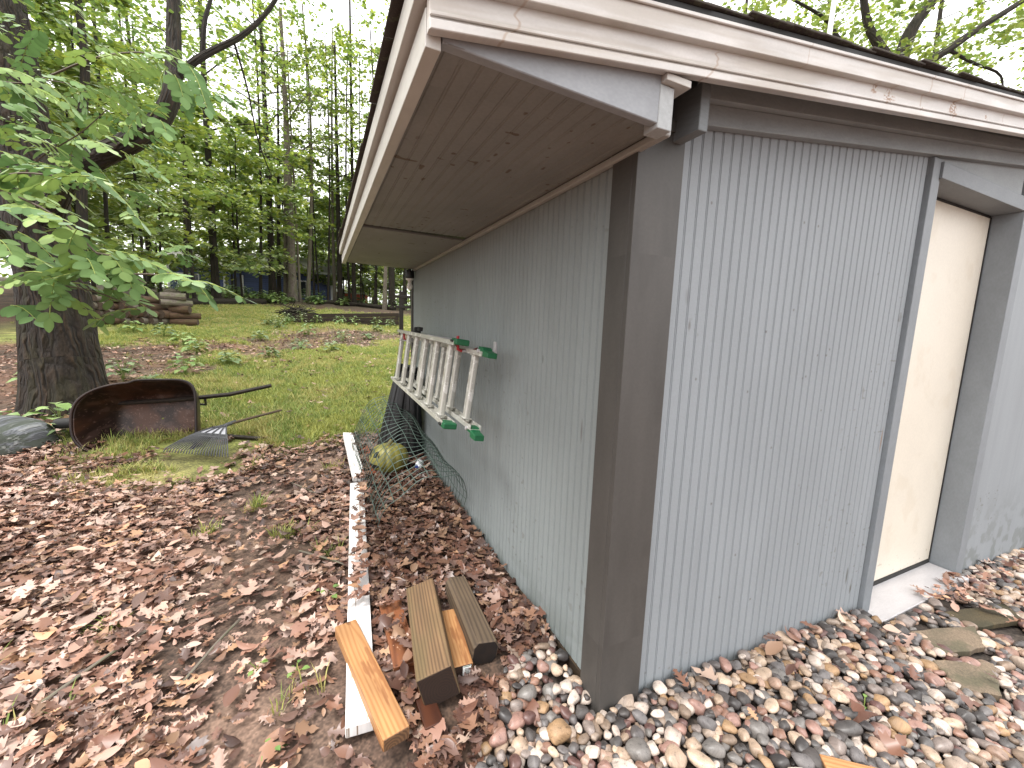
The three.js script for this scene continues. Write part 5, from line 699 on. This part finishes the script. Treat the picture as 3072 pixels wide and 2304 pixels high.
{ // blue house behind the trees
  const o = thing('blue_house', 'dark blue sided house seen between the trunks', 'house', [-5.1, 2.2, -36], -.085), wm = std({ map: T.blue, roughness: .6 }), wt = std({ color: 0xdedee2, roughness: .5 }), gl = std({ color: 0x2a3038, roughness: .1 });
  const wg = new THREE.BoxGeometry(10.6, 2.8, 5); mesh('wall', wg, wm, o, [0, 1.4, -2.2]);
  const roof = prism([[-3.1, 0], [0, 1.35], [3.1, 0], [3.1, .16], [0, 1.52], [-3.1, .16]], -5.7, 5.7); roof.rotateY(Math.PI / 2); mesh('roof', roof, std({ color: 0x9a9894, map: repd(T.paint, 1, 1), roughness: .8 }), o, [0, 2.75, -2.2]);
  mesh('gutter', box(11.4, .14, .12, .02), wt, o, [0, 2.78, .95]);
  for (const [x, w, y0, y1] of [[-4.1, 1.3, 1.0, 2.2], [2.9, 1.2, 1.05, 2.2]]) { const f = mesh('window', box(w, y1 - y0, .08, .01), wt, o, [x, (y0 + y1) / 2, .32]); mesh('pane', box(w / 2 - .1, y1 - y0 - .16, .02, .004), gl, f, [-w / 4 + .01, 0, .04]); mesh('pane', box(w / 2 - .1, y1 - y0 - .16, .02, .004), gl, f, [w / 4 - .01, 0, .04]); }
  const d = mesh('door', box(.95, 2.1, .06, .01), std({ color: 0x3a4258, roughness: .5 }), o, [-1.35, 1.1, .32]); for (const s of [-1, 1]) mesh('door_trim', box(.13, 2.3, .1, .01), wt, d, [s * .56, .05, .02]);
  for (const x of [-5.25, 5.25]) mesh('corner_trim', box(.14, 2.8, .14, .01), wt, o, [x, 1.4, .28]); mesh('deck_rail', box(2.1, .1, .08, .01), wt, o, [-4.1, .55, .6]);
}
{ // orange shed with a pale roof, and the car before it
  const o = thing('orange_shed', 'orange red outbuilding with pale metal roof far behind the trees', 'outbuilding', [1.1, 2.7, -43.5], .42), wm = std({ color: 0xb04a28, roughness: .7, map: repd(T.paint, .4, .4) });
  mesh('wall', box(3.9, 1.4, 3.4, .01), wm, o, [0, .7, 0]); const roof = prism([[-1.95, 0], [0, .5], [1.95, 0], [1.95, .07], [0, .58], [-1.95, .07]], -2.2, 2.2); roof.rotateY(Math.PI / 2); mesh('roof', roof, std({ color: 0xdcd8da, roughness: .4, metalness: .2 }), o, [0, 1.38, 0]); mesh('door_opening', box(.05, .75, 1.2, .01), M.blackMatt, o, [1.96, .4, .4]); mesh('door_opening', box(1.1, .8, .05, .01), M.blackMatt, o, [1.1, .42, 1.71]);
  const c = thing('parked_car', 'pale teal car parked in front of the orange outbuilding', 'car', [.9, 2.72, -40.6], .3), pm = std({ color: 0xa8c8cc, roughness: .25, metalness: .2 });
  mesh('body', prism([[-.95, .18], [.95, .18], [1, .4], [.6, .48], [.35, .72], [-.45, .72], [-.75, .5], [-1, .45]], -.42, .42, .05), pm, c); mesh('window', prism([[-.6, .5], [.5, .5], [.3, .68], [-.42, .68]], .425, .435), std({ color: 0x3a4650, roughness: .1 }), c); for (const x of [-.6, .6]) mesh('wheel', new THREE.CylinderGeometry(.17, .17, .12, 16).rotateX(Math.PI / 2), M.blackMatt, c, [x, .17, .4]);
}
{ // boulder at the left edge
  const g0 = new THREE.IcosahedronGeometry(1, 4); g0.deleteAttribute('normal'); g0.deleteAttribute('uv'); const g = mergeVertices(g0), p = g.attributes.position, uv = new Float32Array(p.count * 2);
  for (let i = 0; i < p.count; i++) { let x = p.getX(i), y = p.getY(i), z = p.getZ(i); const k = 1 + .1 * (fbm(x * 2 + 5, z * 2 + y * 2, 15, 3) - .5); let yy = y > -.1 && y < .08 ? y : y; const led = y < -.02 ? 1.1 : 1; p.setXYZ(i, x * .36 * k * led, y * .2 * k, z * .3 * k * led); uv[i * 2] = x * .5 + z * .3; uv[i * 2 + 1] = y * .5 + .5; } g.setAttribute('uv', new THREE.BufferAttribute(uv, 2)); g.computeVertexNormals();
  const o = thing('boulder', 'grey ledged boulder among the leaves at the left edge', 'boulder', [-3.22, .27, -3.62], .3); mesh('rock', g, M.boulder, o);
}
// ---------- weeds and small plants ----------
{
  const r = rng(1300), lm = leafMat(0xffffff, .35, { roughness: .6 });
  const weed = (name, label, x, z, n, L, hgt, greens, group, wide = .34) => {
    const o = thing(name, label, 'plant', [x, height(x, z), z], r() * 6, group), list = []; const st = [];
    const pos = [], col = [], idx = []; for (let i = 0; i < n; i++) { const a = i * 2.4 + r(), t = (i + .5) / n, y = hgt * (.25 + .75 * t), d = hgt * .25 * (1 - t * .4) + .01, l = L * ur(r, .7, 1.2) * (1.1 - .4 * t), w = l * wide, c = greens[Math.floor(r() * greens.length)], el = ur(r, -.2, .45), b = pos.length / 3, ca = Math.cos(a), sa = Math.sin(a); st.push([[0, 0, 0], [ca * d * .4, y * .7, sa * d * .4], [ca * d, y, sa * d]]); for (const [q, ww, dr] of [[0, 0, 0], [.3, .9, .02], [.6, 1, -.04], [1, 0, -.25]]) for (const s of [-1, 0, 1]) { pos.push(ca * (d + q * l) - sa * s * ww * w, y + Math.sin(el) * q * l + dr * l + (s ? .06 * l * ww : 0), sa * (d + q * l) + ca * s * ww * w); col.push(...c); } for (let k = 0; k < 3; k++) for (let s = 0; s < 2; s++) { const e = b + k * 3 + s; idx.push(e, e + 3, e + 1, e + 1, e + 3, e + 4); } }
    const g = new THREE.BufferGeometry(); g.setAttribute('position', new THREE.Float32BufferAttribute(pos, 3)); g.setAttribute('color', new THREE.Float32BufferAttribute(col, 3)); g.setIndex(idx); g.computeVertexNormals(); mesh('leaves', g, lm, o);
    mesh('stems', mergeGeometries(st.map(s => tube(s, .0022, 4, { cap: false }))), std({ color: 0x6f7f3a, roughness: .7 }), o); return o;
  };
  const G1 = [[.2, .33, .07], [.15, .27, .06], [.26, .38, .09]], G2 = [[.12, .2, .05], [.16, .24, .06], [.1, .17, .045]], G3 = [[.34, .4, .2], [.28, .35, .15]];
  weed('broadleaf_weed', 'broad green leaves at the foot of the big tree', -3.05, -4.2, 12, .17, .22, G1, null, .42); weed('broadleaf_weed', 'broad green leaves behind the boulder', -3.35, -3.95, 12, .16, .22, G1, null, .42); weed('broadleaf_weed', 'low green leaves between boulder and wheelbarrow', -2.95, -3.75, 10, .14, .14, G2, null, .42);
  weed('seedling', 'small green seedling in the leaves near the path', -1.06, -.62, 4, .03, .045, G1); weed('seedling', 'tiny seedling with pale stem beside the path', -.93, -.55, 4, .028, .04, G1); weed('seedling', 'small seedling low in the foreground leaves', -.98, -.28, 4, .03, .035, G1); weed('seedling', 'green seedling between the pebbles', .93, .33, 5, .032, .045, G1); weed('seedling', 'second green seedling closer to the bottom among pebbles', .95, .44, 4, .03, .04, G1); weed('seedling', 'green seedling left of the long white board', -.82, -.95, 4, .04, .06, G1);
  const clumps = [[-2.6, -6.4], [-2.2, -7.2], [-1.7, -8], [-2.9, -8.4], [-1.2, -9.2], [-.6, -8.6], [-3.3, -9.3], [-.3, -10.2], [.4, -11.2], [-1.1, -11.5], [-2.1, -10.4], [-3.9, -10.4], [-4.6, -11], [-1.9, -13.2], [-2.3, -13.9], [-1.7, -14.3], [.9, -13.4], [1.5, -14.6], [-.2, -14.4], [-3.2, -6.1], [-4.2, -7.4], [-4.9, -9.2], [-5.6, -10.6], [-2.7, -5.5], [-3.9, -5.9]];
  clumps.forEach(([x, z], i) => weed('weed_clump', 'ragged green weed clump on the leafy slope', x, z, 22, .17, ur(r, .16, .34), i % 3 ? G2 : G1, 'weed clumps on the slope', .3));
  [[-1.95, -13.6], [-1.8, -14.5], [-2.2, -14.4], [-1.35, -14.55]].forEach(([x, z]) => weed('pale_weed', 'pale flowering weed at the corner of the raised bed', x, z, 26, .12, ur(r, .3, .45), G3, 'pale weeds by the raised bed', .25));
  [[-.9, -14.75], [.3, -14.9], [1.1, -15.1]].forEach(([x, z]) => weed('bed_weed', 'light green sprout growing against the raised bed', x, z, 14, .16, .35, G1, 'sprouts against the raised bed', .3));
  // fern undergrowth in front of the houses
  const U = []; for (let i = 0; i < 44; i++) U.push([ur(r, -9, 5.5), ur(r, -34, -24)]); U.forEach(([x, z]) => weed('undergrowth_fern', 'bright green undergrowth at the foot of the wood', x, z, 26, .42, ur(r, .4, .75), G1, 'undergrowth in the wood', .22));
  // twigs on the ground
  for (const [l, pts, rd] of [['thin curved twig on the worn path', [[-1.05, -2.35], [-.95, -2.2], [-.86, -2.1], [-.8, -2.15]], .004], ['pale straight stick in the left foreground leaves', [[-1.66, -.7], [-1.55, -.84], [-1.45, -.98]], .006], ['dark twig beside the white board', [[-.95, -1.35], [-.8, -1.2], [-.72, -1.12]], .005], ['short grey stick on the foreground leaves', [[-1.28, -.62], [-1.2, -.78], [-1.15, -.9]], .005]]) { const o = thing('fallen_twig', l, 'twig'); mesh('wood', tube(smooth(pts.map(([x, z], i) => [x, height(x, z) + .03 + .01 * (i % 2), z]), 10), rd, 6), M.barkPale, o); }
}

renderer.render(scene, camera);
